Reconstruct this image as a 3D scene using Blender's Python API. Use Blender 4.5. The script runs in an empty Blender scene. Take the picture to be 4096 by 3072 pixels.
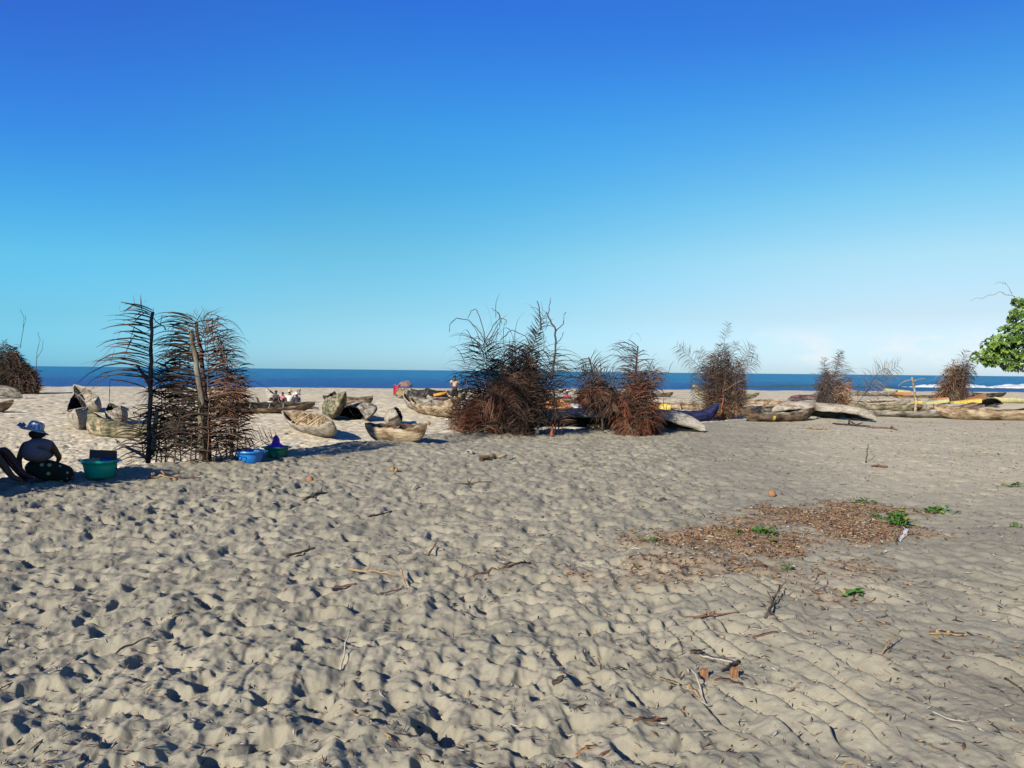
import bpy, math, random
import numpy as np
from mathutils import Vector, Matrix, noise as mnoise

# ------------------------------------------------------------------ camera, sky, sun
sc = bpy.context.scene
COL = sc.collection
F = 780.0
ROLL = math.radians(0.59); PITCH = math.radians(0.955)
CAM = Vector((0, 0, 1.6))
fw = Vector((0, math.cos(PITCH), -math.sin(PITCH)))
cx0 = Vector((1, 0, 0)); cy0 = cx0.cross(fw)
cxv = cx0 * math.cos(ROLL) + cy0 * math.sin(ROLL)
cyv = cxv.cross(fw)
cd = bpy.data.cameras.new("camera"); cam = bpy.data.objects.new("camera", cd); COL.objects.link(cam)
cd.sensor_width = 36; cd.lens = 36 * F / 1024.0
cd.clip_start = 0.05; cd.clip_end = 60000
m3 = Matrix((cxv, cyv, -fw)).transposed()
cam.matrix_world = Matrix.Translation(CAM) @ m3.to_4x4()
sc.camera = cam
SUN_AZ, SUN_EL = math.radians(33), math.radians(27.5)      # direction the light travels towards, from +Y to +X
ld = Vector((math.sin(SUN_AZ) * math.cos(SUN_EL), math.cos(SUN_AZ) * math.cos(SUN_EL), -math.sin(SUN_EL)))
sl = bpy.data.lights.new("sun", 'SUN'); sl.energy = 5.0; sl.angle = math.radians(0.55); sl.color = (1.0, 0.915, 0.77)
so = bpy.data.objects.new("sun", sl); COL.objects.link(so); so.rotation_euler = ld.to_track_quat('-Z', 'Y').to_euler()
sc.view_settings.view_transform = 'Standard'; sc.view_settings.look = 'None'; sc.view_settings.gamma = 1.0
sc.view_settings.exposure = 1.0
world = bpy.data.worlds.new("World"); sc.world = world; world.use_nodes = True
def build_sky():
    nt = world.node_tree; N = nt.nodes; L = nt.links; N.clear()
    out = N.new('ShaderNodeOutputWorld'); bg = N.new('ShaderNodeBackground'); L.new(bg.outputs[0], out.inputs[0])
    sky = N.new('ShaderNodeTexSky'); sky.sky_type = 'NISHITA'; sky.sun_disc = False
    sky.sun_elevation = SUN_EL; sky.sun_rotation = SUN_AZ + math.pi
    sky.altitude = 0; sky.air_density = 1.0; sky.dust_density = 0.35; sky.ozone_density = 2.2
    bg.inputs['Strength'].default_value = 0.05 * 3
    tc = N.new('ShaderNodeTexCoord'); sep = N.new('ShaderNodeSeparateXYZ'); L.new(tc.outputs['Generated'], sep.inputs[0])
    def sky_ramp(stops):
        ramp = N.new('ShaderNodeValToRGB'); L.new(sep.outputs['Z'], ramp.inputs[0])
        cr = ramp.color_ramp; cr.interpolation = 'LINEAR'
        cr.elements[0].position = 0; cr.elements[0].color = (*(c / 3 for c in stops[0][1]), 1)
        cr.elements[1].position = 1; cr.elements[1].color = (0.09, 0.26, 0.66, 1)
        for p, c in stops:
            e = cr.elements.new(p); e.color = (*(k / 3 for k in c), 1)
        return ramp.outputs[0]
    hy = N.new('ShaderNodeMath'); hy.operation = 'ARCTAN2'; L.new(sep.outputs['X'], hy.inputs[0]); L.new(sep.outputs['Y'], hy.inputs[1])
    def mrange(a, b_):
        n = N.new('ShaderNodeMapRange'); n.interpolation_type = 'SMOOTHSTEP'; n.inputs[1].default_value = a; n.inputs[2].default_value = b_
        L.new(hy.outputs[0], n.inputs[0]); return n.outputs[0]
    def cmix(f, a_, b_):
        n = N.new('ShaderNodeMix'); n.data_type = 'RGBA'; L.new(f, n.inputs[0]); L.new(a_, n.inputs[6]); L.new(b_, n.inputs[7]); return n.outputs[2]
    r3 = [sky_ramp(k) for k in SKY_STOPS]
    rc = cmix(mrange(-0.20, 0.55), cmix(mrange(-0.60, -0.15), r3[0], r3[1]), r3[2])
    mul = N.new('ShaderNodeMix'); mul.data_type = 'RGBA'; mul.blend_type = 'MULTIPLY'; mul.inputs[0].default_value = 1.0
    L.new(sky.outputs[0], mul.inputs[6]); L.new(rc, mul.inputs[7])
    # thin low clouds near the horizon towards the right
    mp = N.new('ShaderNodeMapping'); mp.inputs['Scale'].default_value = (9, 9, 26); L.new(tc.outputs['Generated'], mp.inputs[0])
    nz = N.new('ShaderNodeTexNoise'); nz.inputs['Scale'].default_value = 1.0; nz.inputs['Detail'].default_value = 7; nz.inputs['Roughness'].default_value = 0.6
    L.new(mp.outputs[0], nz.inputs[0])
    def mr(sock, a, b, c=0.0, d=1.0):
        n = N.new('ShaderNodeMapRange'); n.interpolation_type = 'SMOOTHSTEP'
        n.inputs[1].default_value = a; n.inputs[2].default_value = b; n.inputs[3].default_value = c; n.inputs[4].default_value = d
        L.new(sock, n.inputs[0]); return n.outputs[0]
    def mm(op, a, b):
        n = N.new('ShaderNodeMath'); n.operation = op
        for i, s in enumerate((a, b)):
            if isinstance(s, (int, float)): n.inputs[i].default_value = s
            else: L.new(s, n.inputs[i])
        return n.outputs[0]
    m1 = mr(nz.outputs['Fac'], 0.44, 0.60)
    m2 = mm('MULTIPLY', mr(sep.outputs['Z'], 0.006, 0.02), mr(sep.outputs['Z'], 0.03, 0.065, 1.0, 0.0))
    m3_ = mr(sep.outputs['X'], 0.18, 0.42)
    mk = mm('MULTIPLY', mm('MULTIPLY', m1, m2), mm('MULTIPLY', m3_, 0.85))
    mx = N.new('ShaderNodeMix'); mx.data_type = 'RGBA'; L.new(mk, mx.inputs[0]); L.new(mul.outputs[2], mx.inputs[6])
    mx.inputs[7].default_value = (2.9, 3.05, 3.2, 1)
    L.new(mx.outputs[2], bg.inputs[0])
SKY_STOPS = [   # clear tropical sky: deep blue overhead, paler and milky towards the right of the horizon
    [(0.004, (0.376, 1.050, 2.038)), (0.058, (0.402, 1.011, 1.471)), (0.124, (0.414, 1.182, 1.485)), (0.189, (0.312, 1.103, 1.612)), (0.251, (0.255, 0.942, 1.757)), (0.311, (0.254, 0.812, 1.832)), (0.366, (0.267, 0.720, 1.846))],
    [(0.009, (0.535, 0.962, 1.615)), (0.072, (0.546, 0.942, 1.199)), (0.149, (0.478, 1.065, 1.170)), (0.223, (0.334, 1.086, 1.347)), (0.293, (0.281, 1.086, 1.612)), (0.359, (0.258, 0.947, 1.792)), (0.420, (0.248, 0.810, 1.921))],
    [(0.006, (0.782, 1.022, 1.584)), (0.070, (0.913, 0.931, 1.087)), (0.138, (1.013, 1.158, 1.113)), (0.205, (0.711, 1.213, 1.228)), (0.268, (0.461, 1.112, 1.376)), (0.328, (0.302, 0.974, 1.494)), (0.385, (0.252, 0.772, 1.583))]]
build_sky()

# ------------------------------------------------------------------ helpers
def ray(px, py):
    return fw + cxv * ((px - 512) / F) + cyv * ((384 - py) / F)
def at(px, py, Y):
    r = ray(px, py); return CAM + r * (Y / r.y)

def h2(ix, iy, s):
    h = (ix.astype(np.int64) * 374761393 + iy.astype(np.int64) * 668265263 + s * 1442695041) & 0xffffffff
    h = ((h ^ (h >> 13)) * 1274126177) & 0xffffffff
    h = ((h ^ (h >> 15)) * 2246822519) & 0xffffffff
    h = h ^ (h >> 16)
    return h / 4294967296.0
def vn(x, y, s=0):
    ix = np.floor(x); iy = np.floor(y); fx = x - ix; fy = y - iy
    fx = fx * fx * fx * (fx * (fx * 6 - 15) + 10); fy = fy * fy * fy * (fy * (fy * 6 - 15) + 10)
    a = h2(ix, iy, s); b = h2(ix + 1, iy, s); c = h2(ix, iy + 1, s); d = h2(ix + 1, iy + 1, s)
    return (a + (b - a) * fx) * (1 - fy) + (c + (d - c) * fx) * fy
def fbm(x, y, s=0, o=4):
    t = 0; a = 0.5; n = 0
    for i in range(o):
        t = t + a * (vn(x, y, s + i) - 0.5); n += a; x = x * 2.03 + 7.1; y = y * 2.03 - 3.7; a *= 0.5
    return t / n * 2
def sst(t):
    t = np.clip(t, 0, 1); return t * t * (3 - 2 * t)

RX = np.array([-60, -30, -12, -8.2, -6.96, -5.97, -5.33, -4.31, -3.6, -1.75, .72, 3.6, 6.5, 9.8, 14.8, 19.5, 40, 90.])
RY = np.array([4, 6, 8.6, 10.0, 10.6, 11.6, 13.0, 14.6, 16.4, 19.0, 20.3, 22.3, 24.8, 26.8, 29.7, 30.5, 34, 40.])
def macro(x, y):
    x = np.asarray(x, float); y = np.asarray(y, float)
    R = np.interp(x, RX, RY) + 0.35 * np.sin(x * 0.9) * 0.5 + 0.25 * (vn(x * 0.7, y * 0.7, 77) - 0.5)
    slope = np.where(x < 3, 0.62, 0.85)
    d = (y - R) * slope
    D = 0.5 + 0.27 * sst((4 - x) / 7)
    u = x / np.maximum(y, 3)
    C = np.interp(u, [-3, -0.65, 0.06, 0.65, 3], [76, 80, 94, 105, 130])
    far = np.clip((y - R - 4) / np.maximum(C - R - 4, 5), 0, 1)
    low = -D + (D - 0.55) * sst(far) + 0.10 * fbm(x * 0.12, y * 0.12, 5, 3)
    # scarp just behind the ridge with a slight lip
    lip = 0.07 * np.exp(-((d + 0.25) / 0.7) ** 2)
    z = lip + (low) * sst((d + 0.05) / (0.9 + 1.2 * sst((x + 1) / 6)))
    z = z + 0.018 * fbm(x * 0.5, y * 0.5, 3, 3) * sst((y + 2) / 4)
    z = z + 0.015 * fbm(x * 1.3, y * 1.3, 13, 2)
    sea = sst((y - C) / 26)
    z = z - sea * 2.4
    crest = np.exp(-((y - C) / 3.5) ** 2) * 0.10 * (vn(x * 0.5, y * 0.5, 41) - 0.3)
    mound = 0.36 * np.exp(-((x + 3.3) / 7) ** 2 - ((y - 46) / 9) ** 2)
    return z + crest + mound
SUNX, SUNY = math.sin(SUN_AZ), math.cos(SUN_AZ)
def bowls(x, y, cell, s, depth, rmin, rmax, asp=1.5, prob=1.0, ex=1.7, shear=0.0):
    gx = np.floor(x / cell); gy = np.floor(y / cell)
    out = np.zeros_like(x)
    for i in (-1, 0, 1):
        for j in (-1, 0, 1):
            ix = gx + i; iy = gy + j
            px = (ix + 0.15 + 0.7 * h2(ix, iy, s)) * cell; py = (iy + 0.15 + 0.7 * h2(ix, iy, s + 1)) * cell
            an = h2(ix, iy, s + 2) * 3.14; r = (rmin + (rmax - rmin) * h2(ix, iy, s + 3)) * cell
            dp = depth * (0.25 + 0.75 * h2(ix, iy, s + 4)); a = 1 + (asp - 1) * h2(ix, iy, s + 5)
            dp = dp * (h2(ix, iy, s + 6) < prob)
            dx = x - px; dy = y - py; c = np.cos(an); si = np.sin(an)
            e = np.sqrt(((dx * c + dy * si) / (r * a)) ** 2 + ((-dx * si + dy * c) / r) ** 2)
            # trodden hollow: steepened towards the sun to deepen its shadow, shallow opposite, soft outer skirt
            g = (dx * SUNX + dy * SUNY) / r * shear
            b = np.where(e < 1, (e ** ex - 1) * (1 - np.clip(g, -0.8, 0.8)), 0)
            b = dp * b + dp * 0.22 * np.exp(-((e - 1.25) / 0.4) ** 2) * (e > 0.9) * 0
            out = np.minimum(out, b)
    return out
def micro(x, y):
    x = np.asarray(x, float); y = np.asarray(y, float)
    wx = x + 0.045 * fbm(x * 6, y * 6, 21, 2) + 0.012 * fbm(x * 22, y * 22, 23, 2) ; wy = y + 0.045 * fbm(x * 6, y * 6, 31, 2) + 0.012 * fbm(x * 22, y * 22, 33, 2)
    R = np.interp(x, RX, RY)
    right = sst((x - 0.22 * y + 0.4) / 1.3)              # wind-rippled side
    smooth = sst((x - 0.2 * y) / 2.5) * sst((y - 5.5) / 4)
    A = (1 - (0.60 + 0.22 * sst((6.5 - y) / 2)) * right) * (1 - 0.35 * smooth)
    A = A * (0.88 + 0.50 * vn(x * 0.6, y * 0.6, 61))
    beyond = sst((y - R - 1) / 2)
    big = bowls(wx, wy, 0.215, 101, 0.064, 0.24, 0.44, 1.9, 0.74, 2.0, 0.5)
    sm = bowls(wx, wy, 0.115, 201, 0.028, 0.25, 0.48, 1.6, 0.45, 1.8, 0.4)
    # loose heaped sand between the hollows, a little streaky
    heap = 0.036 * fbm(x * 4.8 - 1.2 * y, y * 2.1, 111, 4) + 0.022 * (1 - 2 * np.abs(fbm(x * 4.6, y * 3.4, 121, 4)))
    near = sst((34 - y) / 14)
    z = A * (big + 0.8 * sm + heap) * near + bowls(wx, wy, 0.10, 251, 0.015, 0.25, 0.48, 1.6, 0.55, 1.6) * (0.3 + 0.9 * smooth) * near + bowls(wx, wy, 0.24, 261, 0.034, 0.25, 0.46, 1.7, 0.55, 1.8, 0.4) * smooth * near
    if np.any(y > 12):
        z = z + bowls(wx, wy, 0.5, 301, 0.12, 0.22, 0.42, 2.2, 0.8, 1.7, 0.5) * beyond * sst((75 - y) / 30)
        z = z + bowls(wx, wy, 1.1, 401, 0.15, 0.22, 0.42, 2.4, 0.8, 1.7, 0.5) * beyond * sst((y - 25) / 20) * sst((110 - y) / 20)
    # asymmetric ripples, crests roughly along the view and swinging left with x
    rot = -0.5 * np.clip((x + 1.5) / 3.5, -0.6, 1)
    nx = np.cos(rot); ny = -np.sin(rot)
    ph = (x * nx + y * ny) / 0.235 + 1.0 * fbm(x * 1.1, y * 0.9, 51, 3) + 0.55 * fbm(x * 3.4, y * 2.2, 52, 2)
    fr = ph - np.floor(ph)
    prof = np.where(fr < 0.80, 1 - (1 - np.clip(fr / 0.80, 0, 1)) ** 2, 1 - sst((fr - 0.80) / 0.20))
    ra = (0.16 + 0.84 * right) * (0.12 + 0.95 * sst((vn(x * 2.6, y * 1.9, 71) - 0.3) / 0.4)) * sst((8.5 - y) / 4.5)
    z = z + (prof - 0.5) * 0.076 * ra * (1 - 0.75 * smooth)
    z = z + 0.010 * fbm(x * 7, y * 7, 81, 3) * near + 0.006 * fbm(x * 24, y * 24, 83, 3) * sst((9 - y) / 5)
    return z
def Hf(x, y):
    return macro(x, y) + micro(x, y)
def hz(x, y, full=True):
    f = Hf if full else macro
    return float(f(np.array([x]), np.array([y]))[0])
def ground_at(px, py, full=False):
    r = ray(px, py); t = 2.0; prev = t
    while t < 160:
        p = CAM + r * t
        if p.z < hz(p.x, p.y, False): break
        prev = t; t *= 1.01
    a, b = prev, t
    for _ in range(14):
        m = (a + b) / 2; p = CAM + r * m
        if p.z < hz(p.x, p.y, False): b = m
        else: a = m
    p = CAM + r * b
    if full: p.z = hz(p.x, p.y)
    return p

def setp(o, label=None, cat=None, group=None, kind=None):
    if label: o['label'] = label
    if cat: o['category'] = cat
    if group: o['group'] = group
    if kind: o['kind'] = kind
    return o
def empty(name, loc, rz=0.0, label=None, cat=None, group=None):
    o = bpy.data.objects.new(name, None); COL.objects.link(o); o.location = loc; o.rotation_euler = (0, 0, rz)
    o.empty_display_size = 0.1
    return setp(o, label, cat, group)
class MB:
    def __init__(s): s.v = []; s.f = []; s.m = []; s.sm = []
    def add(s, vs, fs, mi=0, smooth=True):
        b = len(s.v); s.v.extend([tuple(v) for v in vs]); s.f.extend([tuple(b + i for i in f) for f in fs])
        s.m.extend([mi] * len(fs)); s.sm.extend([smooth] * len(fs)); return b
    def tube(s, pts, rad, n=6, mi=0, cap=True):
        pts = [Vector(p) for p in pts]; k = len(pts)
        if not hasattr(rad, '__len__'): rad = [rad] * k
        vs = []; up = Vector((0.13, 0.07, 1)).normalized()
        for i, p in enumerate(pts):
            d = (pts[min(i + 1, k - 1)] - pts[max(i - 1, 0)]).normalized()
            a = d.cross(up)
            if a.length < 0.05: a = d.cross(Vector((1, 0, 0)))
            a.normalize(); b = d.cross(a)
            for j in range(n):
                t = 2 * math.pi * j / n; vs.append(p + (a * math.cos(t) + b * math.sin(t)) * rad[i])
        fs = [(i * n + j, i * n + (j + 1) % n, (i + 1) * n + (j + 1) % n, (i + 1) * n + j) for i in range(k - 1) for j in range(n)]
        if cap: fs.append(tuple(range(n - 1, -1, -1))); fs.append(tuple((k - 1) * n + j for j in range(n)))
        s.add(vs, fs, mi)
    def box(s, c, sz, mi=0, R=None, jit=0):
        vs = []
        for a in (-1, 1):
            for b in (-1, 1):
                for d in (-1, 1):
                    v = Vector((a * sz[0] / 2, b * sz[1] / 2, d * sz[2] / 2))
                    if jit: v += Vector((random.uniform(-jit, jit), random.uniform(-jit, jit), random.uniform(-jit, jit)))
                    if R: v = R @ v
                    vs.append(Vector(c) + v)
        s.add(vs, [(0, 1, 3, 2), (4, 6, 7, 5), (0, 4, 5, 1), (2, 3, 7, 6), (0, 2, 6, 4), (1, 5, 7, 3)], mi, False)
    def rings(s, rs, mi=0, capb=True, capt=True, closed=True):
        n = len(rs[0]); vs = [p for r in rs for p in r]
        fs = [(i * n + j, i * n + (j + 1) % n, (i + 1) * n + (j + 1) % n, (i + 1) * n + j) for i in range(len(rs) - 1) for j in range(n if closed else n - 1)]
        if capb: fs.append(tuple(range(n - 1, -1, -1)))
        if capt: fs.append(tuple((len(rs) - 1) * n + j for j in range(n)))
        s.add(vs, fs, mi)
    def build(s, name, mats, parent=None, world=False):
        me = bpy.data.meshes.new(name); me.from_pydata(s.v, [], s.f)
        if not isinstance(mats, (list, tuple)): mats = [mats]
        for m in mats: me.materials.append(m)
        me.polygons.foreach_set('material_index', s.m); me.polygons.foreach_set('use_smooth', s.sm); me.update()
        o = bpy.data.objects.new(name, me); COL.objects.link(o)
        if parent: o.parent = parent
        return o
def ell(cx, cy, z, rx, ry, n=18, ang=0, wob=0, seed=0):
    out = []
    for j in range(n):
        t = 2 * math.pi * j / n; w = 1 + wob * math.sin(3 * t + seed) * 0.6 + wob * math.sin(5 * t + 2 * seed) * 0.4
        x = rx * math.cos(t) * w; y = ry * math.sin(t) * w
        out.append(Vector((cx + x * math.cos(ang) - y * math.sin(ang), cy + x * math.sin(ang) + y * math.cos(ang), z)))
    return out

# ------------------------------------------------------------------ materials
MATS = {}
def mat(name, cols, scale=6.0, stretch=(1, 1, 1), rough=0.85, bump=0.0, bscale=40, detail=6, spec=0.3, coord='Object', contrast=(0.3, 0.7), rnd=0.0, trans=0.0):
    if name in MATS: return MATS[name]
    m = bpy.data.materials.new(name); MATS[name] = m; m.use_nodes = True
    nt = m.node_tree; N = nt.nodes; L = nt.links; b = N['Principled BSDF']
    b.inputs['Roughness'].default_value = rough; b.inputs['Specular IOR Level'].default_value = spec
    tc = N.new('ShaderNodeTexCoord'); mp = N.new('ShaderNodeMapping'); mp.inputs['Scale'].default_value = stretch
    L.new(tc.outputs[coord], mp.inputs[0])
    col = None
    if len(cols) == 1:
        b.inputs['Base Color'].default_value = (*cols[0], 1)
    nz = N.new('ShaderNodeTexNoise'); nz.inputs['Scale'].default_value = scale; nz.inputs['Detail'].default_value = detail; nz.inputs['Roughness'].default_value = 0.62
    L.new(mp.outputs[0], nz.inputs[0])
    if len(cols) > 1:
        rp = N.new('ShaderNodeValToRGB'); cr = rp.color_ramp
        k = len(cols)
        pos = [contrast[0] + (contrast[1] - contrast[0]) * i / (k - 1) for i in range(k)]
        cr.elements[0].position = pos[0]; cr.elements[0].color = (*cols[0], 1)
        cr.elements[1].position = pos[-1]; cr.elements[1].color = (*cols[-1], 1)
        for i in range(1, k - 1):
            e = cr.elements.new(pos[i]); e.color = (*cols[i], 1)
        L.new(nz.outputs['Fac'], rp.inputs[0]); col = rp.outputs[0]
        if rnd:
            oi = N.new('ShaderNodeObjectInfo'); hs = N.new('ShaderNodeHueSaturation')
            mr = N.new('ShaderNodeMapRange'); mr.inputs[3].default_value = 1 - rnd; mr.inputs[4].default_value = 1 + rnd
            L.new(oi.outputs['Random'], mr.inputs[0]); L.new(mr.outputs[0], hs.inputs['Value']); L.new(col, hs.inputs['Color']); col = hs.outputs[0]
        L.new(col, b.inputs['Base Color'])
    if bump:
        n2 = N.new('ShaderNodeTexNoise'); n2.inputs['Scale'].default_value = bscale; n2.inputs['Detail'].default_value = 5; L.new(mp.outputs[0], n2.inputs[0])
        bp = N.new('ShaderNodeBump'); bp.inputs['Strength'].default_value = bump; bp.inputs['Distance'].default_value = 0.02
        L.new(n2.outputs['Fac'], bp.inputs['Height']); L.new(bp.outputs[0], b.inputs['Normal'])
    if trans:
        # leaf: let a little light through
        tr = N.new('ShaderNodeBsdfTranslucent'); mx = N.new('ShaderNodeMixShader'); mx.inputs[0].default_value = trans
        if col is not None: L.new(col, tr.inputs[0])
        else: tr.inputs[0].default_value = (*cols[0], 1)
        out = [n for n in N if n.type == 'OUTPUT_MATERIAL'][0]
        L.new(b.outputs[0], mx.inputs[1]); L.new(tr.outputs[0], mx.inputs[2]); L.new(mx.outputs[0], out.inputs[0])
    return m
def wood(name, *cols, **k):
    m = mat(name, cols, scale=k.get('scale', 3.6), stretch=(0.5, 1.6, 1.6), rough=0.9, bump=0.7, bscale=16, spec=0.12, contrast=k.get('contrast', (0.40, 0.61)), detail=9)
    nt = m.node_tree; N = nt.nodes; L = nt.links; b = N['Principled BSDF']; src = b.inputs['Base Color'].links[0].from_socket
    tc = N.new('ShaderNodeTexCoord')
    for st_, lo, hi, c0 in (((1.2, 16, 16), .34, .55, .50), ((2.2, 5, 5), .36, .50, .42)):      # grain checks and dirt blotches
        mp = N.new('ShaderNodeMapping'); mp.inputs['Scale'].default_value = st_; L.new(tc.outputs['Object'], mp.inputs[0])
        nz = N.new('ShaderNodeTexNoise'); nz.inputs['Scale'].default_value = 1.3; nz.inputs['Detail'].default_value = 6; nz.inputs['Roughness'].default_value = .7; L.new(mp.outputs[0], nz.inputs[0])
        r = N.new('ShaderNodeValToRGB'); r.color_ramp.elements[0].position = lo; r.color_ramp.elements[0].color = (c0, c0 * .93, c0 * .85, 1); r.color_ramp.elements[1].position = hi; L.new(nz.outputs['Fac'], r.inputs[0])
        mx = N.new('ShaderNodeMix'); mx.data_type = 'RGBA'; mx.blend_type = 'MULTIPLY'; mx.inputs[0].default_value = 1; L.new(src, mx.inputs[6]); L.new(r.outputs[0], mx.inputs[7]); src = mx.outputs[2]
    L.new(src, b.inputs['Base Color']); return m

# ------------------------------------------------------------------ sand
def build_ground():
    ys = [-60, -30, -15, -8, -4, -2, -1, -0.3, 0.3, 0.8, 1.2, 1.6, 1.9, 2.1, 2.3, 2.45]
    y = 2.55
    while y < 34:
        ys.append(y); y += min(0.062, max(0.009, y * y / 1500.0 * 0.95))
    while y < 112:
        ys.append(y); y += 0.062 + (y - 34) * 0.004
    while y < 400:
        ys.append(y); y *= 1.06
    ys = np.array(ys)
    uc = np.linspace(-0.72, 0.72, 840)
    ex = [0.72 + 0.004]
    while ex[-1] < 1.5: ex.append(ex[-1] + 0.008)
    while ex[-1] < 70: ex.append(ex[-1] * 1.12)
    ex = np.array(ex)
    us = np.concatenate([-ex[::-1], uc, ex])
    W = np.maximum(ys, 2.45)
    X = us[None, :] * W[:, None]; Y = np.repeat(ys[:, None], len(us), 1)
    X = np.clip(X, -900, 900)
    Z = Hf(X.ravel(), Y.ravel()).reshape(X.shape)
    nr, nc = X.shape
    me = bpy.data.meshes.new("ground")
    co = np.stack([X, Y, Z], -1).astype(np.float32).reshape(-1)
    me.vertices.add(nr * nc); me.vertices.foreach_set('co', co)
    i = np.arange(nr - 1)[:, None]; j = np.arange(nc - 1)[None, :]
    a = i * nc + j
    q = np.stack([a, a + 1, a + nc + 1, a + nc], -1).reshape(-1).astype(np.int32)
    nf = (nr - 1) * (nc - 1)
    me.loops.add(nf * 4); me.loops.foreach_set('vertex_index', q)
    me.polygons.add(nf); me.polygons.foreach_set('loop_start', np.arange(0, nf * 4, 4, dtype=np.int32))
    me.polygons.foreach_set('loop_total', np.full(nf, 4, np.int32))
    me.polygons.foreach_set('use_smooth', np.ones(nf, bool)); me.update(calc_edges=True)
    # masks: r = lower beach, g = leaf litter soil, b = wet sand
    xf = X.ravel(); yf = Y.ravel(); R = np.interp(xf, RX, RY)
    low = sst((yf - R - 0.2 + 0.6 * fbm(xf, yf, 91, 2)) / 1.2)
    low = np.maximum(low, 0.6 * sst((xf - 0.28 * yf + 0.8 * fbm(xf * 0.4, yf * 0.4, 92, 3)) / 3.0) * sst((yf - 8) / 4))
    lit = litter_mask(xf, yf)
    wet = sst((yf - 108) / 12) * 0
    wet = sst((-0.95 - Z.ravel()) / 0.5) * (yf > 60)
    ca = me.color_attributes.new('mask', 'FLOAT_COLOR', 'POINT')
    ca.data.foreach_set('color', np.stack([low, lit, wet, np.ones_like(low)], -1).astype(np.float32).ravel())
    o = bpy.data.objects.new("ground", me); COL.objects.link(o); o['kind'] = 'structure'
    m = bpy.data.materials.new('sand'); m.use_nodes = True; me.materials.append(m)
    nt = m.node_tree; N = nt.nodes; L = nt.links; b = N['Principled BSDF']; b.inputs['Roughness'].default_value = 0.95; b.inputs['Specular IOR Level'].default_value = 0.1
    tc = N.new('ShaderNodeTexCoord'); at_ = N.new('ShaderNodeAttribute'); at_.attribute_name = 'mask'
    sp = N.new('ShaderNodeSeparateColor'); L.new(at_.outputs['Color'], sp.inputs[0])
    def noise(sc_, de=6, ro=0.6):
        n = N.new('ShaderNodeTexNoise'); n.inputs['Scale'].default_value = sc_; n.inputs['Detail'].default_value = de; n.inputs['Roughness'].default_value = ro
        L.new(tc.outputs['Object'], n.inputs[0]); return n.outputs['Fac']
    def ramp(f, c):
        r = N.new('ShaderNodeValToRGB'); r.color_ramp.elements[0].position = c[0][0]; r.color_ramp.elements[0].color = (*c[0][1], 1)
        r.color_ramp.elements[1].position = c[-1][0]; r.color_ramp.elements[1].color = (*c[-1][1], 1)
        for p, cc in c[1:-1]:
            e = r.color_ramp.elements.new(p); e.color = (*cc, 1)
        L.new(f, r.inputs[0]); return r.outputs[0]
    def mix(f, a, c, mode='MIX'):
        n = N.new('ShaderNodeMix'); n.data_type = 'RGBA'; n.blend_type = mode
        if isinstance(f, float): n.inputs[0].default_value = f
        else: L.new(f, n.inputs[0])
        for idx, s_ in ((6, a), (7, c)):
            if isinstance(s_, tuple): n.inputs[idx].default_value = (*s_, 1)
            else: L.new(s_, n.inputs[idx])
        return n.outputs[2]
    base = ramp(noise(0.9, 5), [(0.3, SAND[0]), (0.7, SAND[1])])
    lowc = ramp(noise(0.35, 6), [(0.3, SAND[2]), (0.7, SAND[3])])
    c = mix(sp.outputs[0], base, lowc)
    grain = ramp(noise(260, 3, 0.8), [(0.3, (0.72, 0.72, 0.72)), (0.5, (1, 1, 1)), (0.72, (1.16, 1.15, 1.12))])
    c = mix(0.55, c, grain, 'MULTIPLY')
    blot = ramp(noise(14, 5, 0.7), [(0.25, (0.80, 0.78, 0.76)), (0.55, (1, 1, 1))])
    c = mix(0.6, c, blot, 'MULTIPLY')
    soil = ramp(noise(22, 7, 0.75), [(0.35, (0.07, 0.040, 0.022)), (0.55, (0.18, 0.108, 0.06)), (0.7, (0.24, 0.20, 0.15))])
    c = mix(sp.outputs[1], c, soil)
    c = mix(sp.outputs[2], c, (0.10, 0.085, 0.065))
    L.new(c, b.inputs['Base Color'])
    bp = N.new('ShaderNodeBump'); bp.inputs['Strength'].default_value = 0.55; bp.inputs['Distance'].default_value = 0.012
    n1 = noise(28, 8, 0.72); L.new(n1, bp.inputs['Height'])
    bp2 = N.new('ShaderNodeBump'); bp2.inputs['Strength'].default_value = 0.35; bp2.inputs['Distance'].default_value = 0.003
    L.new(noise(420, 2, 0.8), bp2.inputs['Height']); L.new(bp.outputs[0], bp2.inputs['Normal'])
    L.new(bp2.outputs[0], b.inputs['Normal'])
    return o
SAND = [(0.175, 0.162, 0.120), (0.245, 0.226, 0.168), (0.325, 0.285, 0.200), (0.40, 0.352, 0.255)]
def litter_mask(x, y):
    # main strip of husk and leaf litter, with a tail towards the camera
    def el(cx, cy, rx, ry, a):
        c, s = math.cos(a), math.sin(a); dx = x - cx; dy = y - cy
        return ((dx * c + dy * s) / rx) ** 2 + ((-dx * s + dy * c) / ry) ** 2
    n = 1.0 * fbm(x * 1.7, y * 1.7, 95, 5)
    a = 1 - np.minimum(el(2.2, 7.45, 1.35, 0.75, 0.15), el(3.6, 8.6, 1.5, 1.0, 0.5))
    b = 0.75 - el(1.8, 6.3, 1.5, 0.8, 0.1)
    c = 0.5 - el(2.3, 5.5, 0.5, 0.8, 0.0)
    return np.clip(sst((a + n + .12) / 1.0), 0, 1) * 0.78 + 0.36 * sst((np.maximum(b, c) + n) / 0.8) * (1 - sst((a + n) / 0.8))

build_ground()

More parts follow.
